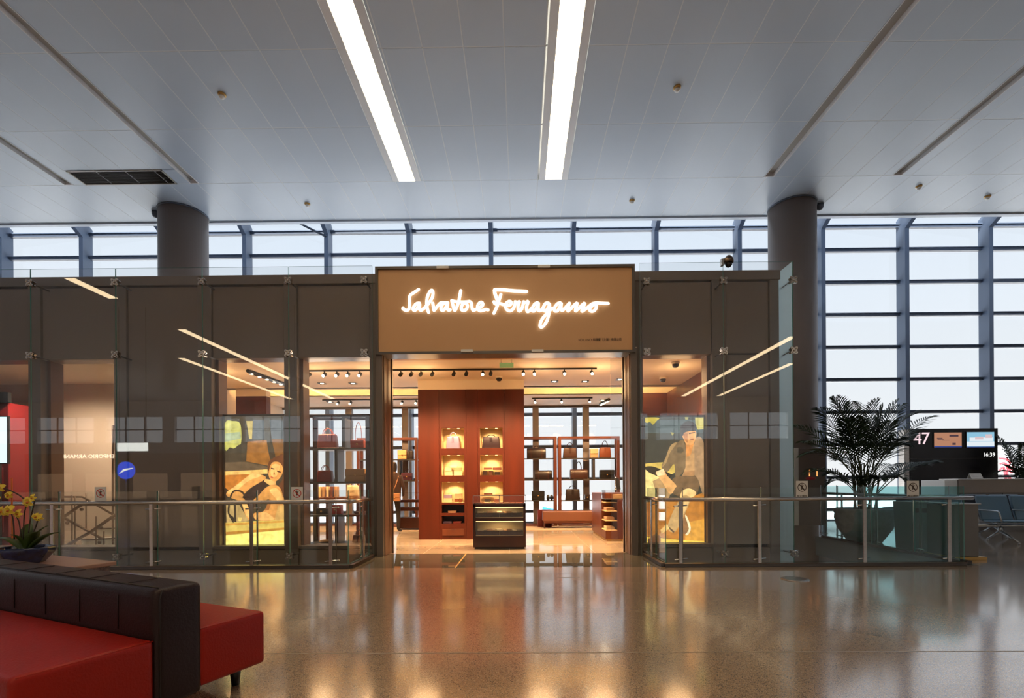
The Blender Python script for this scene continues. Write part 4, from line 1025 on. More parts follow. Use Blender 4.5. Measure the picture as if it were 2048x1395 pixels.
# ---- track lights and small ceiling things
def track(label, x0, x1, y, heads, unlit=()):
    t = thing('track_light', label, 'track light', ((x0 + x1) / 2, y, SC), 'track lights in the shop')
    bx(x0, x1, y - .018, y + .018, SC - .03, SC).build('rail', 'black', t)
    for x in heads:
        h = MB().tube([(x, y, SC - .03), (x, y, SC - .07)], .012, 6).tube([(x, y + .05, SC - .07), (x, y - .06, SC - .13)], .036, 10).build('head', 'black', t)
        if not any(abs(x - u) < .01 for u in unlit): MB().tube([(x, y - .058, SC - .129), (x, y - .063, SC - .132)], .028, 10).build('lens', 'spot', h)
    return t
yt = 9.6
track('long black track light above the entrance in the shop ceiling', pX(606, yt), pX(1195, yt), yt, [pX(p, yt) for p in (619, 650, 675, 697, 721, 803, 824, 843, 866, 909, 934, 967, 983, 1048, 1070, 1130, 1185)], [pX(p, yt) for p in (803, 824, 843, 866, 909, 934, 983)])
track('short black track light beyond the cove over the rear shelves', pX(1065, 12.9), pX(1186, 12.9), 12.9, [pX(p, 12.9) for p in (1071, 1124, 1180)])
track('short black track light beyond the cove behind the window shelf unit', pX(646, 12.9), pX(742, 12.9), 12.9, [pX(p, 12.9) for p in (677, 702)])
track('short black track light beyond the cove over the person', pX(775, 12.9), pX(838, 12.9), 12.9, [pX(p, 12.9) for p in (805, 833)])
dl = None
DLL = ['square black recessed downlight by the cove behind the bag shelf window'] * 2 + ['square black recessed downlight by the cove over the wood counter side'] * 2 + ['small recessed downlight just inside the bag shelf window'] * 4 + ['recessed downlight beyond the cove behind the bag shelf', 'recessed downlight beyond the cove near the wood counter', 'recessed downlight close to the door post by the wood counter']
for di, (px, py) in enumerate(((644, 766), (706, 766), (1109, 762), (1170, 762), (637, 718), (655, 718), (705, 717), (720, 717), (660, 803), (1205, 800), (1240, 758))):
    x, y = pZ(px, py, SC)
    if dl is None:
        dl = thing('downlight', DLL[di], 'downlight', (x, y, SC), 'recessed downlights in the shop ceiling')
        m = MB(); m.box(x - .08, x + .08, y - .08, y - .06, SC - .012, SC); m.box(x - .08, x + .08, y + .06, y + .08, SC - .012, SC); m.box(x - .08, x - .06, y - .06, y + .06, SC - .012, SC); m.box(x + .06, x + .08, y - .06, y + .06, SC - .012, SC); m.box(x - .06, x + .06, y - .06, y + .06, SC - .003, SC)
        m.build('trim', 'black', dl); MB().lathe([(0, -.012), (.035, -.01), (.04, -.003)], (x, y, SC), 12).build('lens', 'spot', dl)
    else: dup(dl, (x, y, SC), DLL[di])
# spot strip fixtures (angled dark bars) and their light
for (p0, p1, lb) in (((495, 738), (568, 765), 'dark bar of spotlights over the woman poster window'), ((1200, 806), (1218, 796), 'short dark bar of spotlights beside the wood counter')):
    a_ = pZ(*p0, SC); b_ = pZ(*p1, SC)
    t = thing('spot_bar', lb, 'spotlights', ((a_[0] + b_[0]) / 2, (a_[1] + b_[1]) / 2, SC))
    MB().tube([(a_[0], a_[1], SC - .03), (b_[0], b_[1], SC - .03)], .045, 4).build('bar', 'black', t)
    for k in range(5):
        q = (k + .5) / 5; x, y = a_[0] + (b_[0] - a_[0]) * q, a_[1] + (b_[1] - a_[1]) * q
        MB().lathe([(0, -.01), (.03, -.008), (.034, 0)], (x, y, SC - .065), 10).build('lens', 'spot', t)
dc_ = None
for px, py, lb in ((998, 752, 'black dome camera on the shop ceiling before the niche wall bulkhead'), (1351, 724, 'dark dome camera on the ceiling over the man poster, nearer the glass'), (1326, 754, 'dark dome camera on the ceiling over the man poster, nearer the wood wall')):
    x, y = pZ(px, py, SC)
    if dc_ is None:
        dc_ = thing('dome_camera', lb, 'camera', (x, y, SC), 'dome cameras in the shop')
        MB().lathe([(.075, 0), (.075, -.03), (.06, -.04)][::-1], (x, y, SC), 16).build('base', 'shopceil', dc_); MB().lathe([(0, -.11), (.04, -.1), (.06, -.07), (.062, -.04)], (x, y, SC), 16).build('dome', 'blackgloss', dc_)
    else: dup(dc_, (x, y, SC), lb)
M['exitgreen'] = mat('exit_green', (.30, .50, .18), .4, emit=.25)
x, z = pY(1013, 730, 8.9)
es = thing('exit_sign', 'small pale green hanging exit plate inside the entrance', 'exit sign', (x, 8.9, SC))
bx(x - .13, x + .13, 8.895, 8.905, z - .045, z + .045).build('plate', 'exitgreen', es); MB().tube([(x - .1, 8.9, z + .04), (x - .1, 8.9, SC)], .004, 6).build('wire', 'steel', es); MB().tube([(x + .1, 8.9, z + .04), (x + .1, 8.9, SC)], .004, 6).build('wire', 'steel', es)
# lights
PW = 4.8
for x in (-5.6, -4.2, -2.7, -1.6, -.5, .6, 1.7, 2.9): spot((x, yt - .07, SC - .15), 75 * PW, (x, yt + .5, 0), 125, rad=.14)
def ceiling_fill(loc, power):  # added point lights without a fixture, to brighten the shop ceiling
    l = bpy.data.lights.new('ceiling_fill_light', 'POINT'); l.energy = power; l.color = (1, .60, .28); l.shadow_soft_size = .3
    o = bpy.data.objects.new('ceiling_fill_light', l); COL.objects.link(o); o.location = loc
for x in (-6.0, -4.0, -2.9, -1.9, .4, 1.6, 3.1): ceiling_fill((x, yt - .05, SC - .34), 11)
for x in (-4.3, -3.2, 1.1, 2.3): spot((x, 12.83, SC - .15), 55 * PW, (x, 13.4, 0), 120, rad=.16)
spot((-1.7, 9.5, SC - .15), 30, (-1.7, YB, 1.6), 60); spot((-.4, 9.5, SC - .15), 30, (-.4, YB, 1.6), 60)
spot((3.0, 9.2, SC - .1), 150, (3.2, 9.6, 0), 130); spot((-1.0, 11.9, SC - .05), 200, (-1.0, 12.3, 0), 130, rad=.16)

# ================================================================== POSTERS
def poster(name, label, px0, px1, pyt, pyb, yy, region, polys):
    (ox, oy, s), (u0, u1, v0, v1) = region
    x0, z1 = pY(px0, pyt, yy); x1, z0 = pY(px1, pyb, yy)
    t = thing(name, label, 'poster', ((x0 + x1) / 2, yy, .15))
    m = MB(); f = .03
    m.box(x0 - f, x0, yy - .02, yy + .1, .15, z1 + f); m.box(x1, x1 + f, yy - .02, yy + .1, .15, z1 + f); m.box(x0, x1, yy - .02, yy + .1, z1, z1 + f); m.box(x0, x1, yy - .02, yy + .1, .15, z0)
    m.build('frame', 'facade_frame', t)
    bx(x0, x1, yy + .02, yy + .1, z0, z1).build('box_back', 'facade_frame', t)
    m = MB(); mats = []
    for i, (c, P, st) in enumerate(polys):
        key = (tuple(c), st)
        if key not in mats: mats.append(key)
        if len(P) >= 6: P = [(q.x, q.y) for q in catmull([(a, b, 0) for a, b in [P[-1]] + list(P) + [P[0], P[1]]], 4)[4:4 + 4 * len(P)]]
        Q = [(min(max((x - u0) / (u1 - u0), 0), 1), min(max((y - v0) / (v1 - v0), 0), 1)) for x, y in P]
        m.add([(x0 + u * (x1 - x0), yy + .015 - i * .0004, z1 + v * (z0 - z1)) for u, v in Q], [tuple(range(len(Q)))], mats.index(key))
    o = m.build('print', [ink('%s_ink_%d' % (name, i), (c[0], c[1] * .88, c[2] * .75), st * 1.7) for i, (c, st) in enumerate(mats)], t)
    o['kind'] = 'stuff'
    bx(x0 - f, x1 + f, yy - .024, yy - .02, z0, z1 + f).build('cover_glass', 'screen', t)
    return t
skin_l, skin_m, skin_d = (.80, .44, .15), (.62, .29, .08), (.40, .15, .04)
woman = [((.055, .045, .03), [(65,75),(645,75),(645,1350),(65,1350)], 1),
 ((.50,.52,.14), [(66,140),(140,120),(215,150),(222,325),(190,355),(150,385),(110,375),(66,395)], .9), ((.36,.46,.28), [(66,240),(214,225),(220,290),(66,320)], .8),
 ((.60,.50,.17), [(272,120),(337,120),(328,295),(300,295),(290,220)], .8), ((.10,.12,.14), [(340,110),(450,115),(448,296),(330,296)], .8), ((.10,.12,.14), [(500,110),(640,120),(640,296),(520,296)], .8),
 ((.30,.13,.03), [(285,320),(470,305),(490,430),(520,560),(270,510)], .9), ((.36,.17,.05), [(283,330),(472,318),(474,350),(280,356)], .9), ((.24,.11,.03), [(520,300),(645,300),(645,620),(560,480)], .8),
 ((.14,.10,.06), [(66,520),(270,515),(480,565),(480,592),(66,606)], .8),
 ((.75,.48,.15), [(66,606),(480,588),(480,628),(66,642)], 1), ((.46,.17,.03), [(66,642),(330,632),(100,790),(66,765)], 1), ((.05,.03,.02), [(66,770),(100,790),(85,860),(66,890)], 1),
 ((.93,.66,.16), [(66,1100),(645,1070),(645,1175),(70,1220)], .75), ((.50,.24,.04), [(66,1190),(645,1150),(645,1172),(70,1216)], 1), ((.62,.33,.06), [(66,1108),(645,1082),(645,1100),(66,1130)], 1),
 ((1.0,.80,.22), [(68,1222),(645,1172),(645,1350),(68,1350)], 1.15),
 ((.04,.025,.02), [(215,900),(290,800),(430,690),(480,700),(410,840),(420,890),(330,960),(240,950)], 1),
 (skin_m, [(300,640),(340,618),(455,655),(440,692),(310,770),(235,850),(255,880),(312,1000),(306,1075),(262,1045),(215,905),(90,850),(80,805),(150,755)], 1.1),
 (skin_l, [(300,645),(340,622),(420,648),(290,700),(180,790),(120,820),(84,818),(100,790),(170,745)], 1.1), (skin_l, [(215,880),(260,890),(312,1000),(300,1060),(265,1030)], 1.15),
 (skin_m, [(470,760),(560,738),(620,800),(640,900),(580,1040),(540,1075),(470,1085),(360,1072),(345,1010),(440,990),(495,880),(420,900),(335,895),(400,830)], 1.1),
 (skin_l, [(500,790),(560,770),(610,815),(625,880),(590,900),(540,850)], 1.15), (skin_l, [(360,1030),(450,1000),(520,1040),(540,1070),(460,1082),(362,1068)], 1.1), (skin_d, [(500,870),(520,900),(490,980),(450,985)], 1),
 ((.66,.40,.13), [(580,940),(645,930),(645,1078),(545,1082)], 1), (skin_l, [(455,678),(560,700),(562,735),(500,742),(448,705)], 1.0),
 ((.12,.045,.02), [(482,600),(490,530),(520,490),(580,463),(642,470),(642,850),(615,790),(590,740),(625,690),(632,580),(590,520),(530,520),(505,560),(495,640)], 1),
 (skin_m, [(500,580),(530,522),(590,520),(630,570),(622,640),(565,702),(512,690),(490,640)], 1.1), (skin_l, [(520,560),(560,535),(600,560),(570,650),(530,660),(510,620)], 1.1),
 ((.10,.04,.02), [(515,572),(548,580),(546,592),(514,584)], 1), ((.10,.04,.02), [(575,600),(612,612),(608,624),(573,612)], 1), ((.45,.10,.05), [(515,655),(540,668),(532,678),(508,664)], 1), (skin_d, [(545,600),(556,640),(536,640)], 1),
 ((.48,.34,.14), [(75,930),(205,930),(270,1040),(300,1085),(78,1100)], 1), ((.04,.03,.02), [(95,930),(112,930),(108,1010),(150,1050),(150,1095),(138,1095),(92,1015)], 1), ((.04,.03,.02), [(150,930),(172,930),(176,1095),(154,1095)], 1), ((.9,.65,.2), [(190,1050),(228,1050),(222,1085),(196,1085)], 1),
 ((.05,.03,.02), [(110,850),(140,795),(185,782),(240,800),(270,850),(262,856),(225,812),(180,798),(148,812),(124,860)], 1)]
poster('lightbox_poster', 'backlit poster of a reclining woman with a handbag, behind glass', 449, 569.5, 832, 1096, 8.62, ((435, 815, 4.81), (65, 645, 75, 1350)), woman)
man = [((.04, .042, .034), [(85,85),(655,85),(655,1300),(85,1300)], 1),
 ((.07,.10,.11), [(85,110),(650,110),(650,235),(85,235)], .9), ((.45,.40,.07), [(85,90),(225,90),(200,120),(165,155),(140,130),(100,135)], .9), ((.55,.52,.16), [(575,90),(655,90),(655,200),(600,205),(578,165)], .8), ((.35,.33,.08), [(335,225),(372,235),(352,262)], .8), ((.3,.3,.1), [(475,85),(510,85),(505,110),(480,108)], .9),
 ((.60,.46,.11), [(85,525),(250,512),(365,510),(382,600),(300,625),(180,560),(85,552)], .9), ((.025,.02,.012), [(85,560),(160,550),(300,605),(350,640),(240,660),(130,610)], 1),
 ((.80,.68,.28), [(85,575),(130,610),(240,660),(250,860),(85,860)], .95), ((.50,.20,.03), [(98,888),(420,880),(655,800),(655,1270),(98,1210)], 1), ((.66,.33,.05), [(480,1085),(655,1050),(655,1270),(470,1260)], 1), ((.42,.15,.03), [(98,905),(160,905),(150,1200),(98,1205)], 1),
 ((.95,.62,.10), [(98,1215),(400,1245),(655,1262),(655,1300),(98,1300)], 1),
 ((.17,.12,.065), [(335,352),(400,325),(460,303),(482,430),(470,580),(385,655),(368,530),(300,605),(245,555),(285,470)], 1), ((.35,.24,.11), [(335,355),(400,325),(330,420),(290,520),(250,555),(285,470)], .9),
 ((.34,.22,.12), [(570,300),(655,332),(655,790),(630,780),(600,680),(555,590)], 1), ((.10,.08,.05), [(400,370),(440,365),(465,400),(440,430),(395,420)], 1),
 ((.46,.28,.13), [(482,380),(562,340),(566,640),(440,655),(478,560)], 1), ((.36,.20,.09), [(470,600),(566,590),(566,640),(440,655)], 1),
 ((.55,.24,.07), [(478,345),(562,325),(530,440),(490,465)], 1), ((.64,.33,.12), [(445,230),(572,215),(577,285),(550,338),(495,352),(465,300)], 1), ((.42,.18,.06), [(455,240),(500,240),(500,330),(470,305)], 1), ((.05,.03,.02), [(512,236),(572,228),(572,236),(514,246)], 1), ((.30,.09,.05), [(525,292),(562,288),(560,298),(528,302)], 1),
 ((.045,.04,.04), [(430,255),(432,175),(470,135),(520,122),(578,155),(580,212),(500,222),(462,240),(455,262)], 1),
 ((.34,.22,.10), [(158,690),(250,648),(335,800),(310,860),(212,860)], 1.1), ((.16,.10,.05), [(380,650),(560,645),(600,690),(605,760),(560,835),(440,845),(345,800),(330,720)], 1),
 ((.80,.55,.24), [(440,790),(500,760),(560,780),(575,820),(520,850),(428,852)], 1.1), ((.52,.34,.15), [(428,850),(522,848),(490,950),(440,1060),(365,1175),(300,1112)], 1.05), ((.75,.50,.22), [(470,850),(520,850),(470,980),(440,1030)], 1.05), ((.12,.07,.035), [(300,1110),(370,1170),(355,1180),(300,1130)], 1),
 ((.62,.34,.13), [(190,605),(265,585),(300,640),(385,730),(372,760),(345,808),(310,800),(262,715),(205,640)], 1.1), ((.78,.62,.36), [(190,600),(262,572),(280,630),(205,642)], 1),
 ((.18,.075,.03), [(103,1245),(190,1180),(232,1215),(232,1290),(110,1282)], 1), ((.80,.55,.2), [(230,1150),(295,1095),(318,1140),(240,1190)], 1.1), ((.30,.15,.06), [(443,1045),(482,1020),(522,1130),(490,1190),(443,1190)], 1), ((.90,.80,.55), [(470,1025),(485,1020),(524,1130),(500,1195),(470,1198),(505,1140)], 1)]
poster('lightbox_poster', 'backlit poster of a seated man in a brown suit, behind glass', 1289.5, 1409, 834, 1090, 8.62, ((1270, 815, 4.73), (85, 655, 85, 1300)), man)
# ================================================================== HALL FURNITURE
# ---- sofa island
SA = -R(23.4)
sofa = thing('sofa', 'double-sided lounge sofa with red leather seats and dark brown backrest', 'sofa', (-1.55, 2.92, 0), rz=SA)
SL = -2.9
def rb(n, m, x0, x1, y0, y1, z0, z1, b=.03, par=sofa): return bx(x0, x1, y0, y1, z0, z1).build(n, m, par, bev=b, seg=4)
rb('rear_seat', 'red_leather', SL, 0, -.40, .0, .13, .445)
rb('front_seat', 'red_leather', SL, 0, -1.14, -.617, .13, .45)
br = rb('backrest', 'dark_leather', SL, .004, -.62, -.378, .10, .695, .045)
for k in range(8):
    x = -.30 - .36 * k
    MB().tube([(x, -.622, .47), (x, -.622, .64), (x, -.605, .688), (x, -.57, .697), (x, -.43, .697)], .002, 5).build('seam', 'seam', br)
MB().tube([(SL, -.585, .6965), (-.02, -.585, .6965)], .0035, 5).build('seam', 'seam', br); MB().tube([(.006, -.597, .12), (.006, -.597, .64), (.004, -.585, .685)], .0035, 5).build('seam', 'seam', br)
for par_, y, z in ((sofa.children[0], -.02, .43), (sofa.children[1], -1.125, .435)):
    MB().tube([(SL, y, z + .008), (-.02, y, z + .008)], .003, 5).build('seam', 'seam', par_)
MB().tube([(-.009, -.39, .436), (-.009, -.03, .436)], .004, 5).build('seam', 'red_leather', sofa.children[0]); MB().tube([(-.009, -1.12, .441), (-.009, -.62, .441)], .004, 5).build('seam', 'red_leather', sofa.children[1])
for x in (-.16, -1.4, -2.7):
    for y in (-.08, -1.05): MB().lathe([(.022, 0), (.035, .13)], (x, y, 0), 12).build('leg', 'black', sofa)
    
# ---- low stone table with orchid bowl
tR = pZ(233, 1122, .44)
tab = thing('low_table', 'low stone table with brown top behind the sofa', 'table', (tR[0], tR[1], 0), rz=SA)
bx(-1.25, 0, -.85, 0, .40, .44).build('top', 'tabletop', tab, bev=.006)
bx(-1.21, -.04, -.81, -.04, 0, .40).build('block', 'stone', tab)
ol = Vector((tR[0], tR[1], 0)) + Matrix.Rotation(SA, 3, 'Z') @ Vector((-.80, -.42, .44))
oY = ol.y
ox_ = pX(49, oY); ol.x = ox_
pot = thing('orchid_bowl', 'dark blue glazed bowl of yellow orchids on the low stone table', 'potted orchid', tuple(ol))
wpx = oY / 967
MB().lathe([(.0, 0), (30 * wpx, 0), (31 * wpx, .01), (46 * wpx, 22 * wpx), (47 * wpx, 30 * wpx), (45 * wpx, 33 * wpx), (42 * wpx, 31 * wpx), (40 * wpx, 26 * wpx)], tuple(ol), 8, smooth=False).build('bowl', 'bluepot', pot, bev=.006, seg=2)
MB().lathe([(0, 27 * wpx), (41 * wpx, 27 * wpx)], tuple(ol), 16).build('moss', 'soil', pot)
rimz = ol.z + 28 * wpx
def blade(a, b, w, bend, n=8, m='leaf', nm='leaf', par=None, fold=.25):
    a, b = Vector(a), Vector(b); d = b - a; side = d.cross(Vector((0, 0, 1))); 
    if side.length < 1e-4: side = Vector((1, 0, 0))
    side.normalize(); up = side.cross(d).normalized(); mb = MB(); vs = []; fs = []
    for i in range(n + 1):
        t = i / n; p = a + d * t + Vector((0, 0, bend * math.sin(math.pi * t))); ww_ = w * (math.sin(math.pi * min(1, .12 + .88 * t)) ** .6) * (1 if t < .98 else .2)
        vs += [p - side * ww_ + up * ww_ * fold, p, p + side * ww_ + up * ww_ * fold, p - up * .004]
    for i in range(n):
        o = i * 4
        fs += [(o, o + 1, o + 5, o + 4), (o + 1, o + 2, o + 6, o + 5), (o, o + 4, o + 7, o + 3), (o + 3, o + 7, o + 6, o + 2)]
    mb.add(vs, fs, 0, True); return mb.build(nm, m, par)
for px, py, w, dy in ((121, 1063, .045, -.05), (96, 1050, .055, .1), (20, 1068, .05, -.1), (-5, 1075, .05, .05), (60, 1045, .05, .12), (75, 1062, .055, -.15)):
    x, z = pY(px, py, oY + dy); blade((ox_ + (x - ox_) * .12, oY, rimz), (x, oY + dy, z), w, .035, par=pot)
def blossom(px, py, dy, s, rot, par, tilt=0):
    x, z = pY(px, py, oY + dy); y = oY + dy; m = MB()
    for k in range(5):
        a = rot + 2 * math.pi * k / 5 + math.pi / 2; rr = s * (1.0 if k in (1, 4) else .85); wd = s * (.42 if k in (1, 4) else .3)
        dx, dz = math.cos(a), math.sin(a); nx_, nz_ = -dz, dx
        P = [(0, 0, 0), (rr * .45, wd, -.012), (rr * .85, wd * .75, -.004), (rr, 0, .004), (rr * .85, -wd * .75, -.004), (rr * .45, -wd, -.012)]
        vs = [(x + u * dx + v * nx_, y + q * 1.5 - .006, z + u * dz + v * nz_) for u, v, q in P] + [(x + u * dx + v * nx_, y + q * 1.5 - .002, z + u * dz + v * nz_) for u, v, q in P]
        m.add(vs, [(0, 1, 2, 3, 4, 5), (11, 10, 9, 8, 7, 6)] + [(i, (i + 1) % 6, 6 + (i + 1) % 6, 6 + i) for i in range(6)], 0)
    m.lathe([(0, .03), (s * .16, .02), (s * .2, .0)], (x, y - .004, z - s * .12), 8, 1, axis='y')
    return m.build('blossom', ['orchid', 'orchid_c'], par)
FLW = [(2, 975, 0, .055, .2), (19, 990, .05, .05, .5), (58, 1003, -.05, .065, .3), (74, 1033, -.02, .05, -.3), (5, 1022, -.1, .06, .1), (19, 1020, -.14, .065, .4), (38, 1027, -.08, .05, .9), (80, 1034, .03, .045, .6), (-8, 1000, .05, .06, .3), (67, 995, -.04, .04, 1.0)]
for px, py, dy, s, r_ in FLW: blossom(px, py, dy, s, r_, pot)
for P in ([(46, 1078), (48, 1030), (52, 1008), (45, 995), (30, 985), (10, 976)], [(55, 1078), (60, 1040), (66, 1015), (68, 1000), (58, 1003)], [(42, 1078), (38, 1045), (30, 1030), (15, 1020), (-6, 1018)], [(60, 1078), (70, 1055), (76, 1036)], [(28, 1078), (26, 1040), (22, 1025)]):
    MB().tube(catmull([(pX(a, oY), oY, pY(a, b, oY)[1]) for a, b in P], 4), .006, 6).build('stem', 'stemdark', pot)
pk = bx(pX(9, oY), pX(11, oY), oY + .06, oY + .07, rimz, pY(12, 955, oY)[1]).build('stake', 'orchid_c', pot)

# ---- floor plates
x, y = pZ(1590, 1158, 0); t = thing('floor_plate', 'round steel-rimmed floor socket cover on the terrazzo', 'floor cover', (x, y, 0))
MB().lathe([(.10, .0), (.155, .0), (.16, .005), (.15, .009), (.105, .009)], (x, y, 0), 36).build('rim', 'steel', t); MB().lathe([(0, .006), (.125, .006), (.125, .0)], (x, y, 0), 36).build('lid', 'teal_box', t)
x, y = pZ(1135, 1150, 0); t = thing('floor_hatch', 'small square floor hatch with metal frame before the shop entrance', 'floor hatch', (x, y, 0))
m = MB(); 
for q in ((-.15, .15, -.15, -.142), (-.15, .15, .142, .15), (-.15, -.142, -.142, .142), (.142, .15, -.142, .142)): m.box(x + q[0], x + q[1], y + q[2], y + q[3], 0, .004)
m.build('frame', 'steel', t); bx(x - .142, x + .142, y - .142, y + .142, 0, .003).build('lid', 'terrazzo', t)

# ---- grey cabinet at the rail end, dark bin behind the glass
x0, y0 = pZ(1909, 1119, 0); x1 = pX(1961, y0); zt_ = pY(1935, 1006, y0)[1]
t = thing('cabinet', 'grey waist-high cabinet on a gilt base at the rail end', 'cabinet', ((x0 + x1) / 2, y0 + .25, 0))
bx(x0 - .02, x1 + .07, y0 - .03, y0 + .55, 0, .045).build('base', 'gold_base', t, bev=.004); bx(x0, x1 - .03, y0, y0 + .5, .045, zt_ - .02).build('body', 'grey_box', t, bev=.006); bx(x0 - .01, x1 + .0, y0 - .012, y0 + .52, zt_ - .02, zt_).build('top', 'steel', t, bev=.003)
y0 = 8.55; xa, xb, xc = pX(1822, y0), pX(1861, y0), pX(1893, y0)
t = thing('waste_bin', 'dark two-part waste bin seen through the teal-looking rail glass', 'bin', ((xa + xc) / 2, y0, 0))
for a_, b_, z1_ in ((xa, xb - .03, pY(1840, 1003, y0)[1]), (xb + .03, xc, pY(1875, 1004, y0)[1])): MB().add([(a_ + .03, y0, 0), (b_ - .01, y0, 0), (b_ - .01, y0 + .4, 0), (a_ + .03, y0 + .4, 0), (a_, y0 - .02, z1_), (b_, y0 - .02, z1_), (b_, y0 + .42, z1_), (a_, y0 + .42, z1_)], [(3, 2, 1, 0), (4, 5, 6, 7), (0, 1, 5, 4), (1, 2, 6, 5), (2, 3, 7, 6), (3, 0, 4, 7)]).build('bin_body', 'teal_box', t, bev=.006)
bx(xb - .025, xb + .025, y0 + .03, y0 + .38, 0, .8).build('divider', 'wood_dark', t); bx(xa + .05, xa + .25, y0 - .03, y0 - .01, .66, .74).build('slot', 'black', t)

# ---- notice board on the column
yb_ = 10.74; xa, xb = pX(1597, yb_), pX(1652, yb_); za, zb = pz(1050, yb_, 1625), pz(896, yb_, 1625)
t = thing('notice_board', 'dark notice board with pale edge fixed to the palm-side column', 'notice board', ((xa + xb) / 2, yb_, za))
bx(xa, xb, yb_, yb_ + .05, za, zb).build('panel', 'column', t, bev=.004); bx(xa - .1, xa, yb_ - .01, yb_ + .06, za, zb + .01).build('edge', 'white', t, bev=.004)
M['orange_glow'] = emis('orange_glow', (1, .35, .10), 1.2)
for px in (1619, 1634): x, z = pY(px, 950, yb_); bx(x - .012, x + .012, yb_ - .004, yb_, z - .02, z + .14).build('orange_bar', 'orange_glow', t)  # glowing orange bars set on the board face
x, z = pY(1621, 959, yb_); MB().lathe([(0, 0), (.10, .012), (.12, .045), (.06, .06), (0, .065)], (x, yb_ - .02, z), 12).build('red_cluster', 'aircraft_red', t)  # flattened red cluster on the board face
for v in t.children[-1].data.vertices: v.co.y = v.co.y * .1 - .004

# ---- palm
def frond(par, base, tip, arch, mats, rnd, lw=.016, ll=.43, n=30):
    base, tip = Vector(base), Vector(tip); mid = base.lerp(tip, .55) + Vector((0, 0, arch))
    pts = []
    for i in range(n + 1):
        t = i / n; pts.append(base * (1 - t) ** 2 + mid * 2 * t * (1 - t) + tip * t * t)
    m = MB(); m.tube(pts, [.011 * (1 - .8 * i / n) for i in range(n + 1)], 5)
    L = (tip - base).length
    for i in range(int(n * .30), n + 1):
        t = i / n; p = pts[i]; d = (pts[min(i + 1, n)] - pts[max(i - 1, 0)]).normalized()
        s = d.cross(Vector((0, 0, 1))); s = s.normalized() if s.length > 1e-3 else Vector((1, 0, 0)); u = s.cross(d)
        lf = ll * min(1.0, .45 + L * .35) * (math.sin(math.pi * (.18 + .80 * t)) ** .7 + .12)
        for sg_ in (-1, 1):
            dirv = (s * sg_ * .75 + d * (.55 + .4 * t) + u * (.22 + rnd.uniform(-.08, .12)) - Vector((0, 0, .18))).normalized()
            e = p + dirv * lf + Vector((0, 0, -.10 * lf)); q = p + dirv * lf * .5 + Vector((0, 0, .02)); wv = d * lw
            th = u * .0015
            m.add([p - wv * .4 + th, p + wv * .4 + th, q + wv + th, q - wv + th, e, p - wv * .4 - th, q - wv - th, q + wv - th, p + wv * .4 - th], [(0, 1, 2, 3), (3, 2, 4), (5, 6, 7, 8), (6, 4, 7)], 1)
    return m.build('frond', mats, par)
rnd = random.Random(11)
pbx, pby = pZ(1729, 1083, 0)
palm = thing('potted_palm', 'large feathery palm in a round grey pot beside the gate', 'potted palm', (pbx, pby, 0))
s = pby / 967
MB().lathe([(28 * s, 0), (30 * s, .03), (46 * s, 28 * s), (51 * s, 48 * s), (50 * s, 56 * s), (52 * s, 60 * s), (52 * s, 66 * s), (48 * s, 67 * s), (45 * s, 60 * s)], (pbx, pby, 0), 32).build('pot', 'pot', palm)
MB().lathe([(0, 60 * s), (45 * s, 60 * s)], (pbx, pby, 0), 24).build('soil', 'soil', palm)
zsoil = 60 * s
TIPS = [(1664, 800, .25, .42), (1640, 818, -.3, .35), (1588, 852, .1, .45), (1607, 885, -.4, .4), (1611, 948, -.1, .5), (1650, 950, .4, .4), (1766, 812, -.2, .2), (1800, 812, .3, .3), (1836, 826, -.25, .4), (1864, 834, .3, .5), (1872, 925, -.35, .35), (1672, 797, -.1, .35), (1702, 808, .3, .2), (1752, 802, .1, .15), (1792, 804, -.1, .3), (1850, 930, .3, .45), (1690, 842, -.5, .3), (1782, 846, -.6, .25), (1660, 880, -.7, .35), (1800, 880, -.75, .4), (1670, 920, .75, .4), (1790, 930, .8, .4), (1690, 960, -.55, .35), (1770, 960, -.5, .35), (1640, 865, .6, .35), (1825, 870, .65, .35), (1650, 975, .2, .5), (1812, 962, -.2, .5), (1602, 912, .3, .5), (1745, 840, .3, .15), (1712, 838, -.3, .15), (1818, 892, -.5, .4)]
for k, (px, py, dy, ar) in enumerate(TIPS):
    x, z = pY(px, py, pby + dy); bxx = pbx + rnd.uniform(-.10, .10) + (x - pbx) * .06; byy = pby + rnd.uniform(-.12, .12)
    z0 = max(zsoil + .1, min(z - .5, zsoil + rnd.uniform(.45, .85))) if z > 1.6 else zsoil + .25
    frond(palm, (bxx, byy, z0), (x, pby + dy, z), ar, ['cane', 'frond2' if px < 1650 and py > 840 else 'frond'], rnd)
for k in range(12):
    a = rnd.uniform(0, 6.28); r_ = rnd.uniform(.03, .2); r2 = rnd.uniform(.06, .26)
    MB().tube([(pbx + r_ * math.cos(a), pby + r_ * math.sin(a), zsoil), (pbx + r2 * math.cos(a), pby + r2 * math.sin(a), zsoil + rnd.uniform(.6, 1.0))], [.022, .012], 6).build('cane', 'cane', palm)
# second plant behind the counter
qx, qy = pX(2052, 12.6), 12.6
pl2 = thing('potted_plant', 'dark leafy plant in a grey pot behind the gate counter', 'potted plant', (qx, qy, 0))
MB().lathe([(.2, 0), (.3, .3), (.32, .5), (.28, .52)], (qx, qy, 0), 20).build('pot', 'pot', pl2)
for k in range(16):
    a = k * 2.4; r_ = .25 + .5 * (k % 4) / 3; zt2 = pY(2045, 850 + (k % 5) * 20, qy)[1]
    frond(pl2, (qx + .05 * math.cos(a), qy + .05 * math.sin(a), .6 + .05 * k), (qx + r_ * math.cos(a), qy + r_ * math.sin(a), zt2 - .1 * (k % 3)), .2, ['cane', 'frond'], rnd, .026, .26, 18)

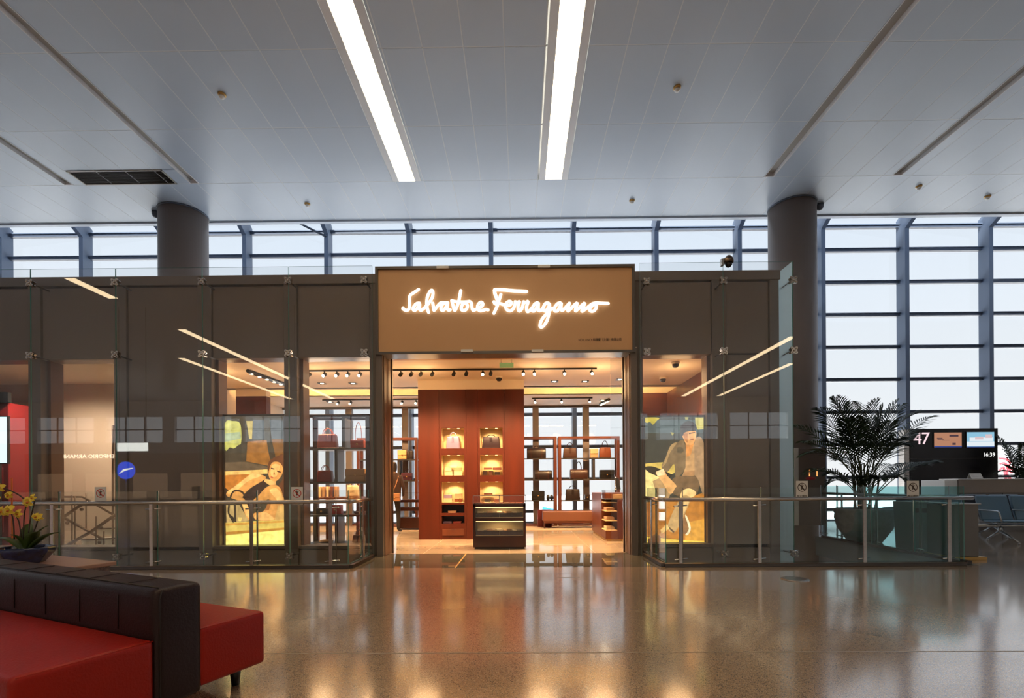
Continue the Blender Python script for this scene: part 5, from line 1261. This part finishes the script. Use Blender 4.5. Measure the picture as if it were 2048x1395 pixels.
# ---- gate board and counter
yg = 13.2; gx0, gz1 = pY(1820, 857, yg); gx1, _ = pY(1996, 855, yg)
gb = thing('gate_board', 'black gate board with number 47, two screens and a clock', 'gate board', ((gx0 + gx1) / 2, yg, 0))
bx(gx0, gx1, yg, yg + .25, 0, gz1).build('panel', 'blackgloss', gb, bev=.006); bx(gx0 - .14, gx0, yg + .02, yg + .23, 0, gz1 - .02).build('side_post', 'steel', gb)
bx(gx0, gx1, yg - .004, yg, pz(916, yg, 1900) - .006, pz(916, yg, 1900)).build('panel_joint', 'steel_dark', gb)
M['num'] = emis('number_glow', (.85, .62, .66), 1.0); M['digit'] = emis('digit_glow', (.9, .9, .85), 1.1)
def put_text(s, px0, py0, px1, py1, yy, m, par, nm):
    me = text_mesh(s, 1.0, .002, m); xs = [v.co.x for v in me.vertices]; zs__ = [v.co.z for v in me.vertices]
    xa, za = pY(px0, py1, yy); xb, zb = pY(px1, py0, yy)
    kx, kz = (xb - xa) / (max(xs) - min(xs)), (zb - za) / (max(zs__) - min(zs__)); mx_, mz_ = min(xs), min(zs__)
    for v in me.vertices: v.co = (xa + (v.co.x - mx_) * kx - par['_o'][0], yy + v.co.y - par['_o'][1], za + (v.co.z - mz_) * kz - par['_o'][2])
    return link(nm, me, par)
put_text('4', 1827, 864.5, 1843, 888, yg - .004, 'num', gb, 'numeral'); put_text('7', 1844, 864.5, 1859.5, 888, yg - .004, 'num', gb, 'numeral')
put_text('16:39', 1968, 904.5, 1990, 912.5, yg - .004, 'digit', gb, 'clock_digits')['kind'] = 'stuff'
M['scr_tan'] = emis('screen_tan', (.42, .20, .12), .9); M['scr_blue'] = emis('screen_blue', (.22, .44, .58), 1.0); M['scr_ink'] = emis('screen_ink', (.10, .06, .08), .6); M['scr_navy'] = emis('screen_navy', (.04, .06, .22), .9); M['scr_cloud'] = emis('screen_cloud', (.62, .68, .72), 1.0); M['scr_pink'] = emis('screen_pink', (.62, .48, .50), .9)
def gscreen(px0, px1, py0, py1, base, marks):
    xa, zb = pY(px0, py0, yg); xb, za = pY(px1, py1, yg)
    s = bx(xa - .02, xb + .02, yg - .02, yg, za - .02, zb + .02).build('screen', 'black', gb, bev=.004)
    bx(xa, xb, yg - .022, yg - .02, za, zb).build('display', base, s)
    for i, (m_, u0, v0, u1, v1) in enumerate(marks): bx(xa + (xb - xa) * u0, xa + (xb - xa) * u1, yg - .0235 - i * .0003, yg - .0225, zb + (za - zb) * v0, zb + (za - zb) * v1).build('display_mark', m_, s)
gscreen(1867, 1922, 865, 894, 'scr_tan', [('scr_ink', .55, .15, .88, .28), ('scr_ink', .1, .35, .3, .4), ('scr_ink', .12, .45, .34, .48), ('scr_ink', .3, .5, .55, .53), ('scr_ink', .66, .7, .78, .84), ('scr_navy', 0, .91, 1, 1)])
gscreen(1932, 1987, 864, 894, 'scr_blue', [('scr_cloud', .1, .35, .95, .6), ('scr_pink', .3, .3, .6, .48), ('scr_pink', .68, .15, .92, .38), ('scr_cloud', 0, .62, 1, .92), ('scr_navy', 0, .95, 1, 1)])
yk = 11.7
kc = thing('gate_counter', 'long grey-brown gate counter with pale end before the black board', 'counter', (pX(1960, yk), yk, 0))
xa = pX(1917, yk); xe = xa + 4.2; zt2, zm = pz(959, yk, 1950), pz(985, yk, 1950)
MB().add([(xa, yk, zt2), (xe, yk, zt2), (xe, yk + .03, zm), (xa + .04, yk + .03, zm), (xa, yk + .5, zt2), (xe, yk + .5, zt2), (xe, yk + .5, zm), (xa + .04, yk + .5, zm)], [(0, 1, 2, 3), (7, 6, 5, 4), (0, 4, 5, 1), (1, 5, 6, 2), (2, 6, 7, 3), (3, 7, 4, 0)]).build('upper_front', 'grey_counter', kc, bev=.006)
bx(xa + .1, xe, yk + .06, yk + .5, 0, zm).build('lower_front', 'grey_box', kc); bx(xa - .02, xe, yk - .02, yk + .52, zt2, zt2 + .03).build('top', 'steel', kc, bev=.004)
bx(xa - .32, xa - .021, yk - .0, yk + .7, 0, zt2 + .0).build('end_panel', 'white', kc, bev=.02, seg=3)
for k in (1, 2, 3): bx(xa + .1 + k, xa + .108 + k, yk + .052, yk + .06, .0, zm).build('panel_joint', 'black', kc)
x, z = pX(1950, yk + .2), zt2 + .03
t = thing('tent_card', 'small folded white tent card on the gate counter', 'card', (x, yk + .2, z)); MB().prism([(yk + .13, z), (yk + .2, z + .13), (yk + .27, z), (yk + .262, z), (yk + .2, z + .12), (yk + .138, z)], 'x', x - .14, x + .14).build('card', 'white', t); bx(x - .1, x + .1, yk + .16, yk + .163, z + .045, z + .06).build('print', 'ink', t)

# ---- beam seats
def beam_seat(label, n, loc, rz):
    t = thing('beam_seat', label, 'seats', loc, 'airport seats at the gate', rz)
    W_ = .6
    MB().tube([(-.05, .12, .33), (n * W_ + .05, .12, .33)], .035, 8).build('beam', 'alu', t)
    for k in range(n):
        x0 = k * W_ + .03; x1 = x0 + W_ - .06
        P = [(-.40, .42), (-.41, .45), (-.36, .47), (-.1, .435), (.08, .44), (.08, .405), (-.1, .40), (-.36, .425)]
        MB().prism(P, 'x', x0, x1, smooth=False).build('seat', 'blue_leather', t, bev=.012, seg=2)
        P = [(.09, .45), (.16, .66), (.24, .90), (.27, .92), (.30, .90), (.22, .64), (.145, .43), (.11, .42)]
        MB().prism(P, 'x', x0, x1).build('backrest', 'blue_leather', t, bev=.012, seg=2)
        MB().prism([(.15, .44), (.225, .64), (.302, .9), (.315, .9), (.24, .63), (.165, .43)], 'x', x0 + .01, x1 - .01).build('back_shell', 'navy_shell', t)
        MB().tube([(x0 + .01, .19, .705), (x1 - .01, .19, .705)], .004, 5).build('seam', 'navy_shell', t)
        MB().tube([(x0 + .25, .12, .33), (x0 + .25, -.05, .41)], .02, 6).build('bracket', 'alu', t)
    for x in [k * W_ for k in range(n + 1)]:
        MB().tube([(x, .13, .34), (x, .2, .60), (x, .16, .635), (x, -.30, .635), (x, -.34, .61), (x, -.40, .44)], .014, 8).build('armrest', 'alu', t)
    for x in (.35, n * W_ - .35):
        m = MB(); m.tube([(x, .12, .33), (x, .10, .2)], .035, 8); m.tube([(x, .10, .22), (x, -.32, .035)], [.03, .016], 8); m.tube([(x, .10, .22), (x, .42, .035)], [.03, .016], 8)
        m.lathe([(.02, 0), (.022, .03)], (x, -.32, .0), 8); m.lathe([(.02, 0), (.022, .03)], (x, .42, .0), 8)
        m.build('leg', 'alu', t)
    return t
sx_, sy_ = pZ(1972, 1083, 0)
beam_seat('row of blue leather airport seats facing away from the gate counter', 4, (sx_ - .12, sy_ - .1, 0), R(-8))
beam_seat('row of blue airport seats back to back with the first row, facing the counter', 3, (sx_ + 1.45, sy_ + 1.0, 0), R(172))
beam_seat('blue airport seats seen through the teal-looking rail glass behind the palm pot', 2, (pX(1800, 10.6), 10.9, 0), R(-60))

# ---- stair hall seen through the left windows
struct(bx(-12.6, -7.15, 10.72, 10.78, -4, 3.5).build('wall_stair_back', 'stairwall')); struct(bx(-7.2, -7.13, 8.55, 10.72, -4, 3.5).build('wall_stair_side', 'stairwall')); struct(bx(-12.7, -12.6, 8.5, 10.8, -4, 4.9).build('wall_stair_end', 'stairwall'))
struct(bx(-12.6, -7.13, 8.52, 10.72, 3.5, 3.6).build('ceiling_stair', 'shopceil'))
struct(bx(-12.6, -7.13, 10.72, 15.0, 3.5, 3.6).build('ceiling_stair_rear', 'shopceil')) if False else None
st = thing('staircase', 'cream stairs with crossing dark handrails behind the facade window', 'staircase', (-8.0, 9.6, 0))
for k in range(5):
    z = -.32 + .18 * k; y = 8.75 + .38 * k
    MB().add([(-8.7, y, z - .03), (-7.22, y, z + .03), (-7.22, y + .4, z + .03), (-8.7, y + .4, z - .03), (-8.7, y, z + .12), (-7.22, y, z + .18), (-7.22, y + .4, z + .18), (-8.7, y + .4, z + .12)], [(3, 2, 1, 0), (4, 5, 6, 7), (0, 1, 5, 4), (1, 2, 6, 5), (2, 3, 7, 6), (3, 0, 4, 7)]).build('step', 'stairtread', st)
    MB().tube([(-8.7, y - .008, z + .115), (-7.22, y - .008, z + .175)], .014, 6).build('nosing', 'bronze', st)
def sp_(P, yy, r_, nm='handrail', m='bronze'): MB().tube([(*(lambda q: (q[0], yy, q[1]))(pY(a, b, yy)),) for a, b in P], r_, 8).build(nm, m, st)
sp_([(105, 993), (165, 993), (176, 999), (232, 1032)], 9.9, .022); sp_([(112, 1044), (158, 1012), (166, 1008), (232, 1008)], 9.3, .03); sp_([(112, 1026), (232, 1092)], 9.6, .026); sp_([(112, 1102), (180, 1064), (232, 1028)], 9.2, .03)
for px, a, b, yy in ((144, 1096, 990, 9.4), (150, 1096, 992, 9.4), (192, 1098, 1032, 9.3), (208, 1096, 1062, 9.5), (172, 1060, 985, 9.9), (226, 1090, 850, 9.3)): sp_([(px, a), (px, b)], yy, .011 if px != 226 else .02, 'post')
for px, py, yy in ((164, 1018, 9.25), (135, 1045, 9.55), (203, 1055, 9.15), (200, 1084, 9.5)):
    x, z = pY(px, py, yy); MB().lathe([(0, .03), (.03, .025), (.035, 0)], (x, yy, z), 10, axis='y').build('rosette', 'bronze', st)
gp = pY(120, 1000, 9.95); bx(gp[0], -7.25, 9.93, 9.942, .3, 1.0).build('glass_panel', 'screen', st)
for x in (-8.3, -9.6): spot((x, 9.4, 3.4), 120, (x, 9.9, 0), 150, (1, .78, .55))
0 and tag(bx(-8.42, -8.3, 9.35, 9.5, -.3, 3.49).build('pillar', 'facade_frame', None, bev=.01), 'slim dark pillar inside the window beside the stairs', 'pillar')
rd = thing('lacquer_cabinet', 'glossy red lacquer cabinet behind the first facade window', 'cabinet', (-11.0, 9.6, 0))
bx(-11.9, -10.25, 9.6, 10.2, 0, 2.9).build('body', 'redwall', rd, bev=.01)
for k in range(3): bx(-11.8, -10.35, 9.585, 9.6, .3 + .75 * k, .85 + .75 * k).build('door', 'redwall', rd, bev=.02, seg=2)
bx(-11.95, -10.2, 9.55, 9.62, 2.9, 3.1).build('cornice', 'black', rd)
struct(bx(-12.6, -8.75, 8.6, 10.7, -.3, 0).build('floor_stair', 'marble'))
sc_x, sc_z1 = pY(12, 833, 9.3); _, sc_z0 = pY(12, 925, 9.3)
t = thing('video_screen', 'bright pale blue upright video screen at the red cabinet', 'screen', (sc_x - .3, 9.3, 0))
bx(sc_x - .5, sc_x, 9.3, 9.31, sc_z0, sc_z1).build('display', 'cyan_screen', t); bx(sc_x - .52, sc_x + .02, 9.31, 9.36, sc_z0 - .02, sc_z1 + .02).build('housing', 'black', t); bx(sc_x - .3, sc_x - .2, 9.33, 9.4, 0, sc_z0).build('stand', 'black', t); bx(sc_x - .45, sc_x - .05, 9.25, 9.5, 0, .02).build('foot', 'black', t)

# ---- aircraft outside
ya = 70.
ac = thing('airliner', 'white airliner with a red swirl emblem on its tail, outside by the plant', 'aircraft', (pX(2010, ya), ya, -6))
fzc = -3.0
pts = [(-34, 1.0), (-30, 1.6), (-20, 2.0), (10, 2.0), (14, 1.5), (17, .6)]
xf = pX(1990, ya)
MB().tube([(xf + a_ * -1 + 6, ya, fzc + (0 if a_ < 10 else .6)) for a_, r_ in pts], [r_ for a_, r_ in pts], 20).build('fuselage', 'aircraft', ac)
P = [pY(a_, b_, ya) for a_, b_ in ((1905, 990), (1948, 880), (1990, 884), (2006, 896), (2024, 925), (2040, 990))]
MB().prism(P, 'y', ya - .2, ya + .2).build('tail_fin', 'aircraft', ac, bev=.05)
for S in ([(1995, 916), (2010, 918), (2018, 926)], [(1996, 927), (2007, 926), (2012, 936), (2011, 948), (2018, 958)], [(1999, 936), (2004, 934), (2006, 945), (2008, 955), (2016, 964)], [(2013, 927), (2016, 940), (2020, 945), (2023, 938), (2022, 928)], [(1995, 942), (1998, 936)]):
    m = MB().tube(catmull([(pX(a_, ya), ya - .26, pY(a_, b_, ya)[1]) for a_, b_ in S], 5), .14, 6); m.build('emblem', 'aircraft_red', ac)
for a_ in (-26, -5):
    for d_ in (-1.4, 1.4): MB().tube([(xf + 6 - a_, ya + d_, -5.4), (xf + 6 - a_, ya + d_, -3.4)], .2, 8).lathe([(.0, -.25), (.6, -.25), (.6, .25), (0, .25)], (xf + 6 - a_, ya + d_, -5.4), 14, axis='y').build('landing_gear', 'black', ac)
y2 = 45.; x2 = pX(1078, y2)
a2 = thing('airliner', 'airliner with a blue wedge along its back, low outside the shop windows', 'aircraft', (x2 + 8, y2, -6))
zc2 = pz(1012, y2, 1100) - 2.0
MB().tube([(x2 - 1.5, y2, zc2 - .3), (x2 - 1.2, y2, zc2 - .2), (x2 + .4, y2, zc2), (x2 + 3, y2, zc2), (x2 + 24, y2, zc2), (x2 + 30, y2, zc2 + .9)], [.3, .8, 1.6, 1.95, 1.95, .4], 24).build('fuselage', 'aircraft', a2)
MB().prism([(x2 + .2, zc2 + .9), (x2 + .25, zc2 + 2.05), (x2 + 1.6, zc2 + 1.75), (x2 + 4.5, zc2 + 1.55), (x2 + 9, zc2 + 1.6), (x2 + 9, zc2 + 1.2), (x2 + 4.5, zc2 + 1.1)], 'y', y2 - 1.95, y2 - 1.2).build('blue_wedge', 'aircraft_blue', a2)
for d_ in (4, 20): MB().tube([(x2 + d_, y2, -5.4), (x2 + d_, y2, zc2 - 1.8)], .2, 8).lathe([(.0, -.25), (.6, -.25), (.6, .25), (0, .25)], (x2 + d_, y2, -5.4), 14, axis='y').build('landing_gear', 'black', a2)

# ---- things behind the camera that the glass screens mirror
yv = -1.0; Yv = 2 * Y_GLASS - yv
x, z = pY(590, 767, Yv); r_ = 13.5 * Yv / 967
ck_ = thing('wall_clock', 'round white clock hanging from the ceiling, mirrored in the glass screen', 'clock', (x, yv, z))
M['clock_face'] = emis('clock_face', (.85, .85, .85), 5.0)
def ylathe(prof, c, seg, nm, m_, par): return MB().lathe(prof, c, seg, axis='y').build(nm, m_, par)
ylathe([(0, -.03), (r_, -.03), (r_, .03), (0, .03)], (x, yv, z), 28, 'face', 'clock_face', ck_); ylathe([(r_, -.04), (r_ + .02, -.04), (r_ + .02, .04), (r_, .04)], (x, yv, z), 28, 'rim', 'steel', ck_)
bx(x - .008, x + .008, yv + .032, yv + .036, z, z + r_ * .6).build('hand', 'black', ck_); bx(x, x + r_ * .45, yv + .032, yv + .036, z - .01, z + .01).build('hand', 'black', ck_); MB().tube([(x, yv, z + r_), (x, yv, CEIL)], .012, 6).build('rod', 'steel', ck_)
x, z = pY(252, 940, Yv); r_ = 17.5 * Yv / 967
M['blue_sign'] = emis('blue_sign', (.03, .10, .95), 4.0); M['white_sign'] = emis('white_sign', (.9, .92, .85), 6.0)
rs_ = thing('round_sign', 'round glowing blue sign on a stand, mirrored in the glass screen', 'sign', (x, yv, 0))
ylathe([(0, -.03), (r_, -.03), (r_, .03), (0, .03)], (x, yv, z), 32, 'disc', 'blue_sign', rs_)
MB().prism([(x - r_ * .8, z - r_ * .45), (x - r_ * .1, z - r_ * .1), (x + r_ * .85, z + r_ * .2), (x + r_ * .9, z + r_ * .3), (x - r_ * .2, z + r_ * .15)], 'y', yv + .03, yv + .034).build('white_wave', 'white_sign', rs_); MB().tube([(x, yv, 0), (x, yv, z - r_)], .02, 8).lathe([(0, 0), (.2, 0), (.2, .02), (0, .02)], (x, yv, 0), 20).build('stand', 'steel', rs_)
xa, z0 = pY(232, 903, Yv); xb, z1 = pY(297, 884, Yv)
hs = thing('hanging_sign', 'white glowing hanging sign box, mirrored in the glass screen', 'sign', ((xa + xb) / 2, yv, z0))
bx(xa, xb, yv - .06, yv, z0, z1).build('box', 'white', hs); bx(xa + .02, xb - .02, yv, yv + .008, z0 + .02, z1 - .02).build('face', 'white_sign', hs); MB().tube([(xa + .1, yv - .03, z1), (xa + .1, yv - .03, CEIL)], .012, 6).build('rod', 'steel', hs); MB().tube([(xb - .1, yv - .03, z1), (xb - .1, yv - .03, CEIL)], .012, 6).build('rod', 'steel', hs)
Yv = 2 * Y_GLASS - (YR + .12)
xa, z0 = pY(128, 916, Yv); xb, z1 = pY(228, 908, Yv)
rsf = thing('rear_shopfront', 'warm-lit shopfront with white letters across the hall, mirrored in the glass', 'shopfront', ((xa + xb) / 2, YR + .1, 0))
bx(xa - 3, xb + 14, YR + .002, YR + .1, 0, 3.7).build('fascia', 'armani', rsf)
M['arm_letter'] = emis('rear_letters', (1, .85, .65), 7)
me = text_mesh('EMPORIO ARMANI', 1, .01, 'arm_letter'); xs = [v.co.x for v in me.vertices]; zs__ = [v.co.z for v in me.vertices]
for v in me.vertices: u = (v.co.x - min(xs)) / (max(xs) - min(xs)); v.co = (xb - u * (xb - xa) - rsf['_o'][0], .03 + v.co.y, z0 + (v.co.z - min(zs__)) / (max(zs__) - min(zs__)) * (z1 - z0))
link('lettering', me, rsf)['kind'] = 'stuff'
M['shop_glow'] = emis('shop_glow', (1, .62, .36), .5)
for k in range(4): bx(xa - 2 + 3.6 * k, xa + .6 + 3.6 * k, YR + .1, YR + .11, .3, 2.2).build('lit_window', 'shop_glow', rsf)
for o in bpy.data.objects:
    if '_o' in o: del o['_o']
